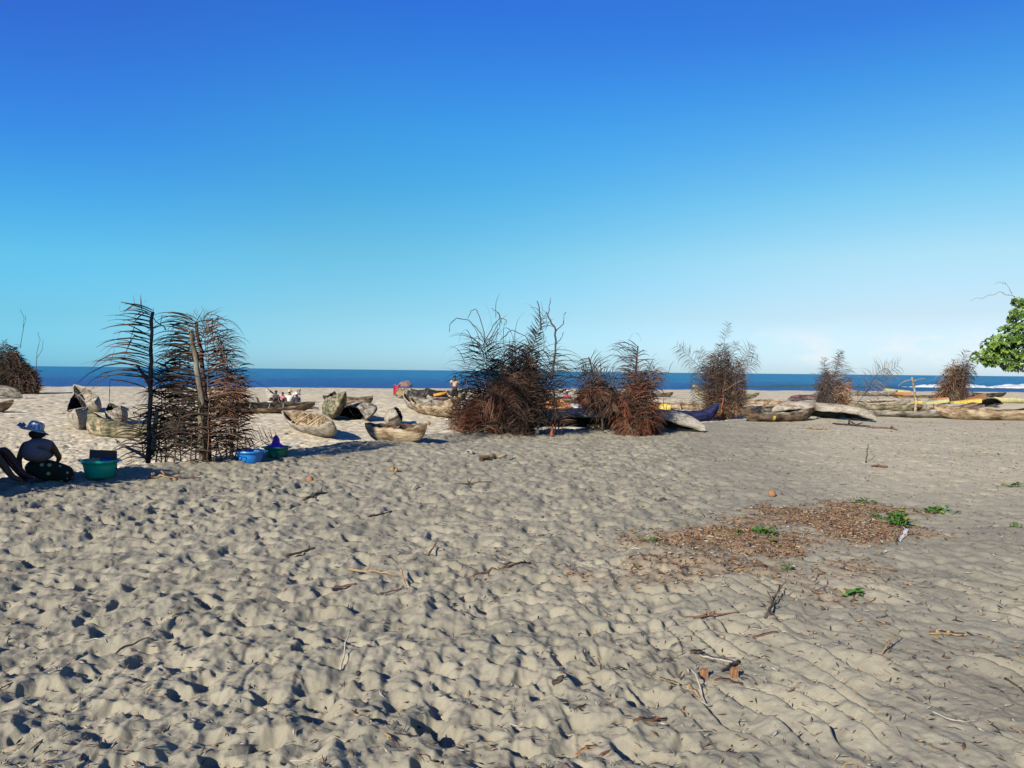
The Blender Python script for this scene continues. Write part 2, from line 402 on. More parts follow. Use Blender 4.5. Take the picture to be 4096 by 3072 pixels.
# ------------------------------------------------------------------ sea
SEA_Z = -2.0
def build_sea():
    ys = [86]; y = 86.0
    while y < 420: y += 0.45 + (y - 86) * 0.0035; ys.append(y)
    while y < 45000: y *= 1.12; ys.append(y)
    ys = np.array(ys)
    uc = np.linspace(-0.8, 0.8, 420); ex = [0.81]
    while ex[-1] < 6: ex.append(ex[-1] * 1.25)
    ex = np.array(ex); us = np.concatenate([-ex[::-1], uc, ex])
    X = us[None, :] * ys[:, None]; Y = np.repeat(ys[:, None], len(us), 1)
    s = (Y - 0.10 * X)                               # swell runs towards the shore
    fade = sst((420 - Y) / 200) * sst((Y - 118) / 25)
    right = sst((X / np.maximum(Y, 1) - 0.10) / 0.3)
    Z = np.full_like(X, SEA_Z)
    w = 6 * fbm(X * 0.02, Y * 0.02, 7, 3)
    for y0, amp, wd, rr in ((182, 0.75, 3.6, 1), (232, 0.5, 4.5, 0.7), (150, 0.28, 3, 0.4), (300, 0.4, 6, 0.5)):
        d = s - y0 + w; rr_ = right * rr + (1 - rr) * 0.35
        Z += amp * rr_ * np.where(d < 0, np.exp(-(d / (wd * 0.6)) ** 2), np.exp(-(d / (wd * 1.8)) ** 2)) * (0.7 + 0.6 * vn(X * 0.03, Y * 0.01, 8))
    Z += (0.13 * fbm(X * 0.18, Y * 0.35, 9, 3) + 0.05 * fbm(X * 0.7, Y * 1.1, 10, 2)) * sst((900 - Y) / 500)
    nr, nc = X.shape
    me = bpy.data.meshes.new("sea"); me.vertices.add(nr * nc)
    me.vertices.foreach_set('co', np.stack([X, Y, Z], -1).astype(np.float32).ravel())
    i = np.arange(nr - 1)[:, None]; j = np.arange(nc - 1)[None, :]; a = i * nc + j
    q = np.stack([a, a + 1, a + nc + 1, a + nc], -1).reshape(-1).astype(np.int32); nf = (nr - 1) * (nc - 1)
    me.loops.add(nf * 4); me.loops.foreach_set('vertex_index', q); me.polygons.add(nf)
    me.polygons.foreach_set('loop_start', np.arange(0, nf * 4, 4, dtype=np.int32)); me.polygons.foreach_set('loop_total', np.full(nf, 4, np.int32))
    me.polygons.foreach_set('use_smooth', np.ones(nf, bool)); me.update(calc_edges=True)
    o = bpy.data.objects.new("sea_water", me); COL.objects.link(o); o['kind'] = 'structure'
    m = bpy.data.materials.new('sea_water'); m.use_nodes = True; me.materials.append(m)
    nt = m.node_tree; N = nt.nodes; L = nt.links; b = N['Principled BSDF']
    b.inputs['Roughness'].default_value = 0.5; b.inputs['Specular IOR Level'].default_value = 0.22; b.inputs['IOR'].default_value = 1.33
    tc = N.new('ShaderNodeTexCoord'); mp = N.new('ShaderNodeMapping'); mp.inputs['Scale'].default_value = (0.05, 0.016, 0.2); L.new(tc.outputs['Object'], mp.inputs[0])
    nz = N.new('ShaderNodeTexNoise'); nz.inputs['Scale'].default_value = 1.0; nz.inputs['Detail'].default_value = 9; nz.inputs['Roughness'].default_value = 0.7; L.new(mp.outputs[0], nz.inputs[0])
    r = N.new('ShaderNodeValToRGB'); r.color_ramp.elements[0].position = 0.36; r.color_ramp.elements[0].color = (*SEA[0], 1)
    r.color_ramp.elements[1].position = 0.66; r.color_ramp.elements[1].color = (*SEA[1], 1); L.new(nz.outputs['Fac'], r.inputs[0])
    # near the shore the water is a deeper violet blue, silty green on the swell backs
    sp = N.new('ShaderNodeSeparateXYZ'); L.new(tc.outputs['Object'], sp.inputs[0])
    mr = N.new('ShaderNodeMapRange'); mr.inputs[1].default_value = 150; mr.inputs[2].default_value = 420; mr.interpolation_type = 'SMOOTHSTEP'; L.new(sp.outputs['Y'], mr.inputs[0])
    mx = N.new('ShaderNodeMix'); mx.data_type = 'RGBA'; L.new(mr.outputs[0], mx.inputs[0]); mx.inputs[6].default_value = (*SEA[2], 1); L.new(r.outputs[0], mx.inputs[7])
    mz = N.new('ShaderNodeMapRange'); mz.inputs[1].default_value = SEA_Z + 0.16; mz.inputs[2].default_value = SEA_Z + 0.5; L.new(sp.outputs['Z'], mz.inputs[0])
    mx2 = N.new('ShaderNodeMix'); mx2.data_type = 'RGBA'; L.new(mz.outputs[0], mx2.inputs[0]); L.new(mx.outputs[2], mx2.inputs[6]); mx2.inputs[7].default_value = (*SEA[3], 1)
    L.new(mx2.outputs[2], b.inputs['Base Color'])
    bp = N.new('ShaderNodeBump'); bp.inputs['Strength'].default_value = 0.9; bp.inputs['Distance'].default_value = 1.2
    m2 = N.new('ShaderNodeMapping'); m2.inputs['Scale'].default_value = (0.5, 0.8, 0.5); L.new(tc.outputs['Object'], m2.inputs[0])
    n2 = N.new('ShaderNodeTexNoise'); n2.inputs['Scale'].default_value = 0.35; n2.inputs['Detail'].default_value = 10; n2.inputs['Roughness'].default_value = 0.7; L.new(m2.outputs[0], n2.inputs[0])
    L.new(n2.outputs['Fac'], bp.inputs['Height']); L.new(bp.outputs[0], b.inputs['Normal'])
    # surf: foam roller on the breaking wave at the right, and a thin wash line along the shore
    rnd = random.Random(4)
    foam = mat('surf_foam', [(0.28, 0.31, 0.33), (0.48, 0.50, 0.51)], scale=0.7, rough=0.8, bump=0.6, bscale=2.0, contrast=(0.35, 0.6))
    def roller(name, x0, x1, y0, rad, label, seed):
        mb = MB(); n = 110; rs = []
        for i in range(n + 1):
            t = i / n; x = x0 + (x1 - x0) * t; y = y0 + 0.10 * x + 3 * (vn(np.array([x * 0.03]), np.array([seed * 1.0]), 12)[0] - 0.5)
            e = min(1, (t * 9) ** 0.6) * (0.75 + 0.5 * vn(np.array([x * 0.13]), np.array([3.0 + seed]), 14)[0]); ring = []
            for j in range(11):
                a = math.pi * j / 10
                k = rad * e * (1 + 0.32 * (rnd.random() - 0.5))
                ring.append(Vector((x, y - math.cos(a) * k * 2.6, SEA_Z - 0.1 + math.sin(a) * k)))
            rs.append(ring)
        mb.rings(rs, 0, False, False, closed=False)
        o = mb.build(name, foam); setp(o, label=None, kind='structure'); return o
    roller('surf_water', 92, 190, 186, 1.2, '', 1)
    roller('surf_water', 122, 240, 200, 1.3, '', 2)
    roller('wash_water', 24, 150, 137, 0.16, '', 3)
SEA = [(0.014, 0.105, 0.20), (0.032, 0.165, 0.275), (0.022, 0.080, 0.20), (0.03, 0.075, 0.08)]
build_sea()

# ------------------------------------------------------------------ dugout canoes
W_GREY = wood('wood_grey', (0.087, 0.078, 0.064), (0.174, 0.157, 0.130), (0.260, 0.244, 0.200))
W_PALE = wood('wood_pale', (0.148, 0.129, 0.101), (0.230, 0.203, 0.163), (0.284, 0.257, 0.210), contrast=(0.3, 0.6))
W_TAN = wood('wood_tan', (0.113, 0.074, 0.043), (0.252, 0.190, 0.122), (0.330, 0.269, 0.182))
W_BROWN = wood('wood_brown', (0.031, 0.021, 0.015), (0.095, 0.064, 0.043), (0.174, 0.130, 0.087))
W_DARK = wood('wood_dark', (0.012, 0.011, 0.010), (0.035, 0.032, 0.028), (0.075, 0.07, 0.06))  # dark wood, and shade painted into a few hulls
W_RED = wood('wood_red', (0.060, 0.027, 0.021), (0.130, 0.052, 0.043), (0.174, 0.122, 0.095))
W_MOSS = wood('wood_mossy', (0.043, 0.042, 0.027), (0.139, 0.130, 0.078), (0.234, 0.209, 0.139))
W_NAVY = wood('wood_navy', (0.012, 0.012, 0.018), (0.02, 0.025, 0.08), (0.03, 0.035, 0.12), contrast=(0.4, 0.6))
W_BLUEWHITE = wood('wood_blue_white', (0.027, 0.035, 0.190), (0.260, 0.252, 0.244), (0.364, 0.356, 0.330), contrast=(0.40, 0.52))
W_WHITE = wood('wood_white', (0.127, 0.117, 0.099), (0.244, 0.227, 0.193), (0.303, 0.280, 0.239), contrast=(0.25, 0.55))
W_PURPLE = wood('wood_purple', (0.043, 0.027, 0.031), (0.087, 0.056, 0.060), (0.147, 0.113, 0.104))
W_YEL = mat('yellow_paint', [(0.36, 0.25, 0.03), (0.46, 0.35, 0.08)], scale=9, rough=0.6, contrast=(0.4, 0.6))
W_LIME = mat('faded_yellow_paint', [(0.22, 0.20, 0.09), (0.34, 0.32, 0.15)], scale=5, rough=0.7)
W_REDP = mat('red_paint', [(0.136, 0.019, 0.015), (0.093, 0.050, 0.037)], scale=14, rough=0.7)
W_THW = wood('wood_thwart', (0.190, 0.165, 0.130), (0.347, 0.312, 0.252))
W_THWY = wood('wood_thwart_yellow', (0.330, 0.234, 0.104), (0.451, 0.364, 0.209))
GC = "dugout canoes drawn up on the beach"
NC = [0]
def canoe(px, py, L, yaw, B=0.62, D=0.45, rise=0.28, roll=0, flip=False, out=None, inn=None, thw=3, label='', tm=None, rise2=None, pitch=0, lift=0.0,
          blunt=0.0, accent=None, Y=None, ribs=0, sharp=0.85, notch=0):
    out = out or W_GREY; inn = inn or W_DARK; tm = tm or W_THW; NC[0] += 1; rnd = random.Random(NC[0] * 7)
    D *= 0.84 if px < 640 else 0.70; rise *= 0.62; B *= 0.92; rise2 = None if rise2 is None else rise2 * 0.62
    p = ground_at(px, py) if Y is None else at(px, py, Y)
    if Y is not None: p.z = hz(p.x, p.y, False)
    rise2 = rise if rise2 is None else rise2
    M = 34; K = 9; th = 0.035
    seed = NC[0] * 3.1
    def st(s, inner):
        e = abs(s) ** 2.3
        w = B / 2 * max(0.0, 1 - e) ** sharp
        if blunt and s > 0: w = B / 2 * max(0.0, 1 - abs(s) ** 7) ** 0.55
        rs = rise if s > 0 else rise2
        g = D + rs * abs(s) ** 2.3 + 0.02 * math.sin(s * 6 + seed) + 0.012 * math.sin(s * 23 + seed)
        if notch and abs(s - notch) < 0.12: g -= 0.10 * (1 - abs(s - notch) / 0.12)
        k = (g * 0.72) * abs(s) ** 6.5 if not (blunt and s > 0) else 0.3 * g * abs(s) ** 8
        if inner: w = max(w - th, 0.004); k += th * 1.6
        else: w = max(w, 0.018)
        x = s * L / 2 * (0.955 if inner else 1.0) 
        row = []
        for j in range(-K, K + 1):
            t = j / K; a = abs(t) * math.pi / 2
            yy = w * math.copysign(math.sin(a) ** 0.85, t) * (1 - 0.06 * (abs(t) ** 6))
            zz = k + (g - k) * (1 - math.cos(a) ** 0.8)
            stem = 0.05 * L / 5 * (zz / max(g, 0.1)) * abs(s) ** 8 * (1 if s > 0 else -1)
            nv = mnoise.noise(Vector((x * 2.2 + seed, yy * 3, zz * 3))) * 0.013
            row.append(Vector((x + stem, yy + nv * (1 if t >= 0 else -1), zz)))
        return row
    ss = [math.sin((i / M - 0.5) * math.pi) * 0.35 + (i / M * 2 - 1) * 0.65 for i in range(M + 1)]
    o_r = [st(s, False) for s in ss]; i_r = [st(s, True) for s in ss]
    R = Matrix.Rotation(math.radians(roll + (180 if flip else 0)), 3, 'X') if True else None
    R = Matrix.Rotation(math.radians(-pitch), 3, 'Y') @ R
    allv = [R @ v for r in o_r for v in r]
    mz = min(v.z for v in allv)
    off = Vector((0, 0, -mz + lift - 0.03))
    T = lambda v: R @ v + off
    root = empty('dugout_canoe', p, math.radians(yaw), label, 'canoe', GC)
    mb = MB(); n = 2 * K + 1
    ov = [T(v) for r in o_r for v in r]; iv = [T(v) for r in i_r for v in r]
    fo = [(a * n + b, (a + 1) * n + b, (a + 1) * n + b + 1, a * n + b + 1) for a in range(M) for b in range(n - 1)]
    b0 = mb.add(ov, fo, 0); b1 = mb.add(iv, [f[::-1] for f in fo], 1)
    rim = []
    for a in range(M):
        rim.append((b0 + a * n, b1 + a * n, b1 + (a + 1) * n, b0 + (a + 1) * n))
        rim.append((b0 + a * n + n - 1, b0 + (a + 1) * n + n - 1, b1 + (a + 1) * n + n - 1, b1 + a * n + n - 1))
    for a in (0, M):
        for b in range(n - 1):
            rim.append((b0 + a * n + b, b0 + a * n + b + 1, b1 + a * n + b + 1, b1 + a * n + b))
    mb.f.extend(rim); mb.m.extend([2] * len(rim)); mb.sm.extend([False] * len(rim))
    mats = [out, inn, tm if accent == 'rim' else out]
    if accent in ('rim', 'band', 'patch', 'tip'):
        am = {'rim': W_LIME, 'band': W_YEL, 'patch': W_YEL, 'tip': W_REDP}[accent]
        mats.append(am)
        for fi, (a, b) in enumerate([(a, b) for a in range(M) for b in range(n - 1)]):
            s = ss[a]
            hit = (accent == 'rim' and (b in (0, n - 2))) or (accent == 'band' and b in (3, 4) and -0.75 < s < 0.45 and not (-0.1 < s < 0.02)) \
                or (accent == 'patch' and b in (1, 2, 3) and -0.32 < s < -0.24) or (accent == 'tip' and s > 0.5 and b < 6)
            if hit: mb.m[fi] = 3
    mb.build('hull', mats, root)
    def gw(s, side):      # point on gunwale
        i = min(range(M + 1), key=lambda q: abs(ss[q] - s)); return i_r[i][0 if side < 0 else -1].copy()
    for q in range(thw):
        s = -0.62 + 1.24 * (q + 0.5) / max(thw, 1) + rnd.uniform(-0.05, 0.05)
        a, b = gw(s, -1), gw(s, 1); dz = Vector((0, 0, -0.05)); t = MB()
        a += dz; b += dz + Vector((rnd.uniform(-.04, .04), 0, 0))
        pts = [T(a.lerp(b, k / 4) + Vector((0, 0, 0.012 * math.sin(k)))) for k in range(5)]
        t.tube(pts, 0.024, 6); t.build('thwart', tm, root)
    for q in range(ribs):
        s = -0.55 + 1.1 * (q + 0.5) / ribs
        i = min(range(M + 1), key=lambda q_: abs(ss[q_] - s))
        t = MB(); t.tube([T(v + Vector((0, 0, 0.012)) * 1.0 - Vector((0, v.y * 0.04, 0))) for v in i_r[i][1:-1]], 0.014, 5); t.build('rib', tm, root)
    return root

C = canoe
# left side of the beach
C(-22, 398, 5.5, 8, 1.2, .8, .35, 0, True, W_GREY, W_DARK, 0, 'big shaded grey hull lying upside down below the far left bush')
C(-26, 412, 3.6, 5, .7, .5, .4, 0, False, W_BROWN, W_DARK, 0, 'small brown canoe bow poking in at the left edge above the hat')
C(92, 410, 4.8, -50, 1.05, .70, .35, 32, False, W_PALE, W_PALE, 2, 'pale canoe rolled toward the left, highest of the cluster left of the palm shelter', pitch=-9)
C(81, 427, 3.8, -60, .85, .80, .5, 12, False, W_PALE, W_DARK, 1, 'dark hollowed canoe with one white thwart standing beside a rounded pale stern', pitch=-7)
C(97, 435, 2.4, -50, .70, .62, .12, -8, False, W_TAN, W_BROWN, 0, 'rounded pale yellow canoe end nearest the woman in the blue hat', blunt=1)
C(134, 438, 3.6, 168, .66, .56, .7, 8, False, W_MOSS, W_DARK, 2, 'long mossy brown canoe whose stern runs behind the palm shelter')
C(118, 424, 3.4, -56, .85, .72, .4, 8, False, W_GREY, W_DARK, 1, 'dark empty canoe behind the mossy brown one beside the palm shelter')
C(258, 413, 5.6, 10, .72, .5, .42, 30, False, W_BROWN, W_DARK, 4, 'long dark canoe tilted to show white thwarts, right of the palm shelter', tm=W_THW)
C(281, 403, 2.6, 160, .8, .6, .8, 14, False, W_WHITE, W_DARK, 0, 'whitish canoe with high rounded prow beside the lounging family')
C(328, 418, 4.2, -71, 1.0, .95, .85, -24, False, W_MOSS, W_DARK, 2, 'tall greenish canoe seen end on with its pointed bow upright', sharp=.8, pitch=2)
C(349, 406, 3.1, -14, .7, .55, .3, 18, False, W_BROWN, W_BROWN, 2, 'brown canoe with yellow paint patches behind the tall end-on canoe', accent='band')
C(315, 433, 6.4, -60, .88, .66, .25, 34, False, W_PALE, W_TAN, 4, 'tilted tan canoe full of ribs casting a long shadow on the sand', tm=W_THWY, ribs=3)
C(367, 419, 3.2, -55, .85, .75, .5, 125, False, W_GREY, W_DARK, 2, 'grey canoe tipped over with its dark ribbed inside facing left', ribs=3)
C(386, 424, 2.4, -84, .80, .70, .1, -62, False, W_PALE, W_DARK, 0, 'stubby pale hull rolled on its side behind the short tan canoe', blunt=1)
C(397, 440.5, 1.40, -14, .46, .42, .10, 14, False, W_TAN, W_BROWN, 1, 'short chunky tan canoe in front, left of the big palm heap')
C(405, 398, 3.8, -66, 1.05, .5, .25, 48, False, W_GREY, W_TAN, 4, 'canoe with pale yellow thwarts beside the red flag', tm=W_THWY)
C(416, 400, 3.4, -62, .8, .8, .25, -20, False, W_DARK, W_DARK, 0, 'hull coloured black as shade, right behind the canoe with pale yellow thwarts')  # near-black colour stands for a hull's shadow side
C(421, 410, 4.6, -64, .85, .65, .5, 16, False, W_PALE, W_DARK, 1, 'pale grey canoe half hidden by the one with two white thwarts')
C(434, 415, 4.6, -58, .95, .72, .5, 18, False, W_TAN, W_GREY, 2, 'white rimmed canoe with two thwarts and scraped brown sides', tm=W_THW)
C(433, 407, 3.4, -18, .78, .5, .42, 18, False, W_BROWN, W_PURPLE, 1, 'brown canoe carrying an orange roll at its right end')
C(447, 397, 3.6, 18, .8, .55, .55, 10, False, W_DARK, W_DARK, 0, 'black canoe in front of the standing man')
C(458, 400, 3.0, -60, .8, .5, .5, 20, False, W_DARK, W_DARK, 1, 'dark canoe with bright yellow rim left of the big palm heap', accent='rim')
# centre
C(611, 431, 4.9, -2, .80, .42, .36, -30, True, W_WHITE, W_DARK, 0, 'long white canoe upside down with a black gap beneath, between the palm heaps', Y=21.3)  # shade under the hull is put into its near-black inside colour
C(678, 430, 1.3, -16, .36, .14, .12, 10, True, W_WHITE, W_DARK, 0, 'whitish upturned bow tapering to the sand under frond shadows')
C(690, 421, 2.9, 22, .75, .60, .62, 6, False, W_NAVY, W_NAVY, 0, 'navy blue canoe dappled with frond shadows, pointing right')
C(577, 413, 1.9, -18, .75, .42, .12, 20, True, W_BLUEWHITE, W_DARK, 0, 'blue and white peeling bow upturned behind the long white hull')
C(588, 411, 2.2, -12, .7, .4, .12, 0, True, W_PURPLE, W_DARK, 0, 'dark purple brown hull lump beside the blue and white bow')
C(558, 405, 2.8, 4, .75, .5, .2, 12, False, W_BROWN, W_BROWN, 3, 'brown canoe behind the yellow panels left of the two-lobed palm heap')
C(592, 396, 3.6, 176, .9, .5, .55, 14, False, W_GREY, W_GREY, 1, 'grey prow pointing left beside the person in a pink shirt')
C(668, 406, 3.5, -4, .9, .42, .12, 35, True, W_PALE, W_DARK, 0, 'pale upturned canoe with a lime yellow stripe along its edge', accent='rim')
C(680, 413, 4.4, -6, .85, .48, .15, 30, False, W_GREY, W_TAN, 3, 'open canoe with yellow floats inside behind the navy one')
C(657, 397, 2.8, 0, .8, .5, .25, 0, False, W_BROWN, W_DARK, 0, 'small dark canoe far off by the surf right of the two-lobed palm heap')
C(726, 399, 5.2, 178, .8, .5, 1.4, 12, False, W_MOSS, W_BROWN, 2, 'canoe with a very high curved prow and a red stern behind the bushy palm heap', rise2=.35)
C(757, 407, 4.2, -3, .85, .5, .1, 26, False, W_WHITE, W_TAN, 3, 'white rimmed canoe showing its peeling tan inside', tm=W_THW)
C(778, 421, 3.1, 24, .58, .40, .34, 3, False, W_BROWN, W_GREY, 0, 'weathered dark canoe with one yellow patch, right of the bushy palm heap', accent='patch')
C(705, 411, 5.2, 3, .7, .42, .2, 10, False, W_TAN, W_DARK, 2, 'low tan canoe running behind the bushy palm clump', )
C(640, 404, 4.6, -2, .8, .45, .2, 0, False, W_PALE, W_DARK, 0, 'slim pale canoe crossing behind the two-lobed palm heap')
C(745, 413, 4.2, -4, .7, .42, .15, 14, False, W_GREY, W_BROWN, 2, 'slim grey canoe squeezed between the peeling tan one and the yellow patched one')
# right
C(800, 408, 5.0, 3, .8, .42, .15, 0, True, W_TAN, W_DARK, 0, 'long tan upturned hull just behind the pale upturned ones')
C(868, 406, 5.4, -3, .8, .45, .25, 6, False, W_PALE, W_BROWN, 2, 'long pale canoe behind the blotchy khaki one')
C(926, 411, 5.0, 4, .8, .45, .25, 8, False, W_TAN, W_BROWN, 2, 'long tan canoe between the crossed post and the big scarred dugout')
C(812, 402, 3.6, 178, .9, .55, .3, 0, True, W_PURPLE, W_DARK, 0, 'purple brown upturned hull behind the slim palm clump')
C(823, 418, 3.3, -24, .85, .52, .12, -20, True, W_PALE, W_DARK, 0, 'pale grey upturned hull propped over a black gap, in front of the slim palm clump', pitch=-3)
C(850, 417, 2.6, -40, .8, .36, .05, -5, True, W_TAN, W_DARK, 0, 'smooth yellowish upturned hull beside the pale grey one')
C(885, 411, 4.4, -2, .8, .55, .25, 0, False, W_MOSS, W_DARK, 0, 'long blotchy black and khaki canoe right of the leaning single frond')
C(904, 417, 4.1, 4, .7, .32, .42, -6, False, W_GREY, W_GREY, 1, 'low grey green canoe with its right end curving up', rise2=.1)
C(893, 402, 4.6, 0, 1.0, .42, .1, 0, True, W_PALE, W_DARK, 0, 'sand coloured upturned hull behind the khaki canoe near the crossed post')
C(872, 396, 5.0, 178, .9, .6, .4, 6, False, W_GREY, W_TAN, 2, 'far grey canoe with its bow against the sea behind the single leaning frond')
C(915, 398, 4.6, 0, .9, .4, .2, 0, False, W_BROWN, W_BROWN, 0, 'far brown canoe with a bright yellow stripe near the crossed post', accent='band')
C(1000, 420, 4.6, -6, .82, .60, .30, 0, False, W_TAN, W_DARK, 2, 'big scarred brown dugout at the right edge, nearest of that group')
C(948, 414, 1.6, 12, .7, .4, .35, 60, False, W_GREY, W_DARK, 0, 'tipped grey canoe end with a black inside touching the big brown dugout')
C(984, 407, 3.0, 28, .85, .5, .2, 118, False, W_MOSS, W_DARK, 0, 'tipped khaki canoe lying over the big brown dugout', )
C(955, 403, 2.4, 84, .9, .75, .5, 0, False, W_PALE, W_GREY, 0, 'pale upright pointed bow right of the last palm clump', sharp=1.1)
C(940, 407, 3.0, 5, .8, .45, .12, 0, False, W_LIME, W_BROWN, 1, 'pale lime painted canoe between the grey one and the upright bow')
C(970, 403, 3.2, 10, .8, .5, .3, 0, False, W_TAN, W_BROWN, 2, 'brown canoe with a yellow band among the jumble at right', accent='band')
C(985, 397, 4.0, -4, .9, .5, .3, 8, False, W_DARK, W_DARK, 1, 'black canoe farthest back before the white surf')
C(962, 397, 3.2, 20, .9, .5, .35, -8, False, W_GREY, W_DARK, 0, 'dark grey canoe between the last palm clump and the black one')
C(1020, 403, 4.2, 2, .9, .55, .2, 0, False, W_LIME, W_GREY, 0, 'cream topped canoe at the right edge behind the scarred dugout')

# ------------------------------------------------------------------ dry palm fronds
F_BLACK = mat('frond_dark', [(0.009, 0.007, 0.006), (0.040, 0.028, 0.021)], scale=5, rough=0.8, spec=0.15, rnd=0.3)
F_BROWN = mat('frond_brown', [(0.028, 0.016, 0.011), (0.095, 0.052, 0.034)], scale=5, rough=0.8, spec=0.15, rnd=0.3)
F_RED = mat('frond_rust', [(0.05, 0.018, 0.010), (0.15, 0.055, 0.028)], scale=5, rough=0.8, spec=0.15, rnd=0.3)
F_STRAW = mat('frond_straw', [(0.10, 0.055, 0.03), (0.26, 0.17, 0.09)], scale=5, rough=0.8, spec=0.15, rnd=0.2)
F_GREY = mat('frond_grey', [(0.028, 0.024, 0.022), (0.075, 0.062, 0.055)], scale=5, rough=0.85, spec=0.15, rnd=0.2)
BARK = mat('pole_bark', [(0.035, 0.028, 0.02), (0.10, 0.085, 0.06), (0.17, 0.15, 0.11)], scale=9, stretch=(1, 1, 0.4), rough=0.9, bump=0.6, bscale=30)
BARK_RED = mat('pole_red', [(0.16, 0.035, 0.012), (0.24, 0.07, 0.03)], scale=9, rough=0.9)
def leaflet(mb, p, d, L, w, rnd, droop, mi, seg=5, kink=True):
    p = p.copy(); d = d.normalized(); vs = []; step = L / seg
    side = d.cross(Vector((rnd.uniform(-1, 1), rnd.uniform(-1, 1), rnd.uniform(-.3, .3))))
    if side.length < 1e-3: side = Vector((1, 0, 0))
    side.normalize(); kk = rnd.randint(2, seg) if (kink and rnd.random() < 0.3) else 99
    for i in range(seg + 1):
        t = i / seg; ww = w * (0.55 + 0.9 * t if t < 0.35 else 1 - (t - 0.35) / 0.65 * 0.85) * 0.5
        s_ = (side - d * side.dot(d)); s_.normalize()
        vs += [p + s_ * ww, p - s_ * ww]
        d = (d + Vector((0, 0, -droop * (0.25 + t) * step * 2.4)) + Vector((rnd.gauss(0, .05), rnd.gauss(0, .05), rnd.gauss(0, .04)))).normalized()
        if i == kk: d = (d * 0.3 + Vector((rnd.uniform(-.6, .6), rnd.uniform(-.4, .4), -1))).normalized()
        p = p + d * step
    mb.add(vs, [(2 * i, 2 * i + 1, 2 * i + 3, 2 * i + 2) for i in range(seg)], mi, False)
def frond(parent, a, b, bow=(0, 0, 0), leaf=0.6, n=46, droop=1.0, col=F_BLACK, rad=0.014, seed=1, sides=(1, 1), fwd=0.7, plane=None, lw=0.017, t0=0.12, name='frond', tipcol=None, gap=0.08):
    """a rachis from a to b (world) with two rows of narrow leaflets"""
    rnd = random.Random(seed); inv = parent.matrix_world.inverted() if False else None
    org = parent.location
    a = Vector(a) - org; b = Vector(b) - org; bow = Vector(bow)
    P = lambda t: a.lerp(b, t) + bow * (4 * t * (1 - t))
    K = 12; pts = [P(i / K) + Vector((rnd.gauss(0, .006),) * 3) for i in range(K + 1)]
    mb = MB(); mb.tube(pts, [rad * (1 - 0.8 * i / K) for i in range(K + 1)], 5, 1)
    pl = Vector(plane) if plane else Vector((0.15, -1, 0.1))
    for i in range(n):
        for sd in (0, 1):
            if rnd.random() > sides[sd] or rnd.random() < gap: continue
            t = t0 + (1 - t0) * (i + rnd.random()) / n
            p = P(t); tg = (P(min(t + .02, 1)) - P(max(t - .02, 0))).normalized()
            out = tg.cross(pl).normalized() * (1 if sd else -1)
            ln = leaf * 1.25 * (0.55 + 0.45 * math.sin(math.pi * min(1, 0.2 + t * 0.85))) * rnd.uniform(0.65, 1.1)
            d = out + tg * fwd * rnd.uniform(0.6, 1.3) + pl * rnd.gauss(0, 0.22)
            leaflet(mb, p, d, ln, lw * 1.45 * rnd.uniform(.7, 1.2), rnd, droop * rnd.uniform(.6, 1.4), 2 if (tipcol and rnd.random() < 0.35) else 0)
    return mb.build(name, [col, F_BROWN if col is F_BLACK else col, tipcol or col], parent)
def pole(parent, pts, r, m=BARK, name='pole'):
    mb = MB(); org = parent.location; k = len(pts)
    q = []
    for i in range(k - 1):
        for j in range(4): q.append(Vector(pts[i]).lerp(Vector(pts[i + 1]), j / 4))
    q.append(Vector(pts[-1])); rr = random.Random(int(q[0].x * 997) & 1023)
    q = [p - org + Vector((rr.gauss(0, .012), rr.gauss(0, .012), 0)) for p in q]; k = len(q)
    mb.tube(q, [r * (1 - 0.45 * i / (k - 1)) * rr.uniform(.88, 1.12) for i in range(k)], 7); return mb.build(name, m, parent)
GP = "dry palm frond windbreaks stuck in the sand"
def screen(px, py, label, Y=None):
    p = ground_at(px, py) if Y is None else at(px, py, Y)
    p.z = hz(p.x, p.y, False) - 0.04
    return empty('palm_frond_windbreak', p, 0, label, 'palm windbreak', GP), p

# --- left windbreak: upright fronds and forked branches, see-through
R_, p_ = screen(190, 462, 'tall see-through palm frond windbreak with crooked poles beside the basins')
Y0 = p_.y
def q(px, py, dy=0.0): return at(px, py, Y0 + dy + max(0, px - 208) * .014)
pole(R_, [q(148.5, 463), q(149, 430), q(150, 395), q(151, 350), q(152, 312)], 0.045, F_GREY)
pole(R_, [q(202, 460), q(202, 425), q(201, 395), q(196, 360), q(190, 330)], 0.062)
pole(R_, [q(209, 459, .2), q(207, 420, .2), q(205, 392, .2), q(200, 350, .2), q(197, 322, .2)], 0.05, F_BROWN)
pole(R_, [q(231, 456), q(233, 440), q(236, 423)], 0.05)
pole(R_, [q(236, 424), q(222, 408), q(207, 388)], 0.035, F_BROWN)
pole(R_, [q(153, 455), q(154, 430), q(158, 408)], 0.05)
pole(R_, [q(146, 457, -.15), q(133, 450, -.15), q(118, 443, -.15)], 0.032, BARK, 'branch')
pole(R_, [q(118, 443, -.15), q(115, 439, -.15)], 0.02, BARK, 'branch')
pole(R_, [q(150, 385), q(143, 372), q(136, 365)], 0.035, F_BROWN, 'branch')
# long left frond: leaflets stream to the left
frond(R_, q(149, 462), q(152.5, 309), bow=(0.02, 0, 0), leaf=0.98, n=34, droop=0.62, col=F_BROWN, rad=0.02, seed=11, sides=(1.0, 0.12), fwd=0.42, lw=0.02, t0=0.52, tipcol=F_GREY)
frond(R_, q(150, 400, .05), q(153, 316, .05), leaf=0.9, n=18, droop=0.75, col=F_BLACK, rad=0.012, seed=12, sides=(0.6, 0.1), fwd=0.6, lw=0.018)
frond(R_, q(166, 330, .1), q(128, 304, .1), bow=(0, 0, 0.06), leaf=0.3, n=4, droop=1, col=F_BROWN, rad=0.01, seed=13)
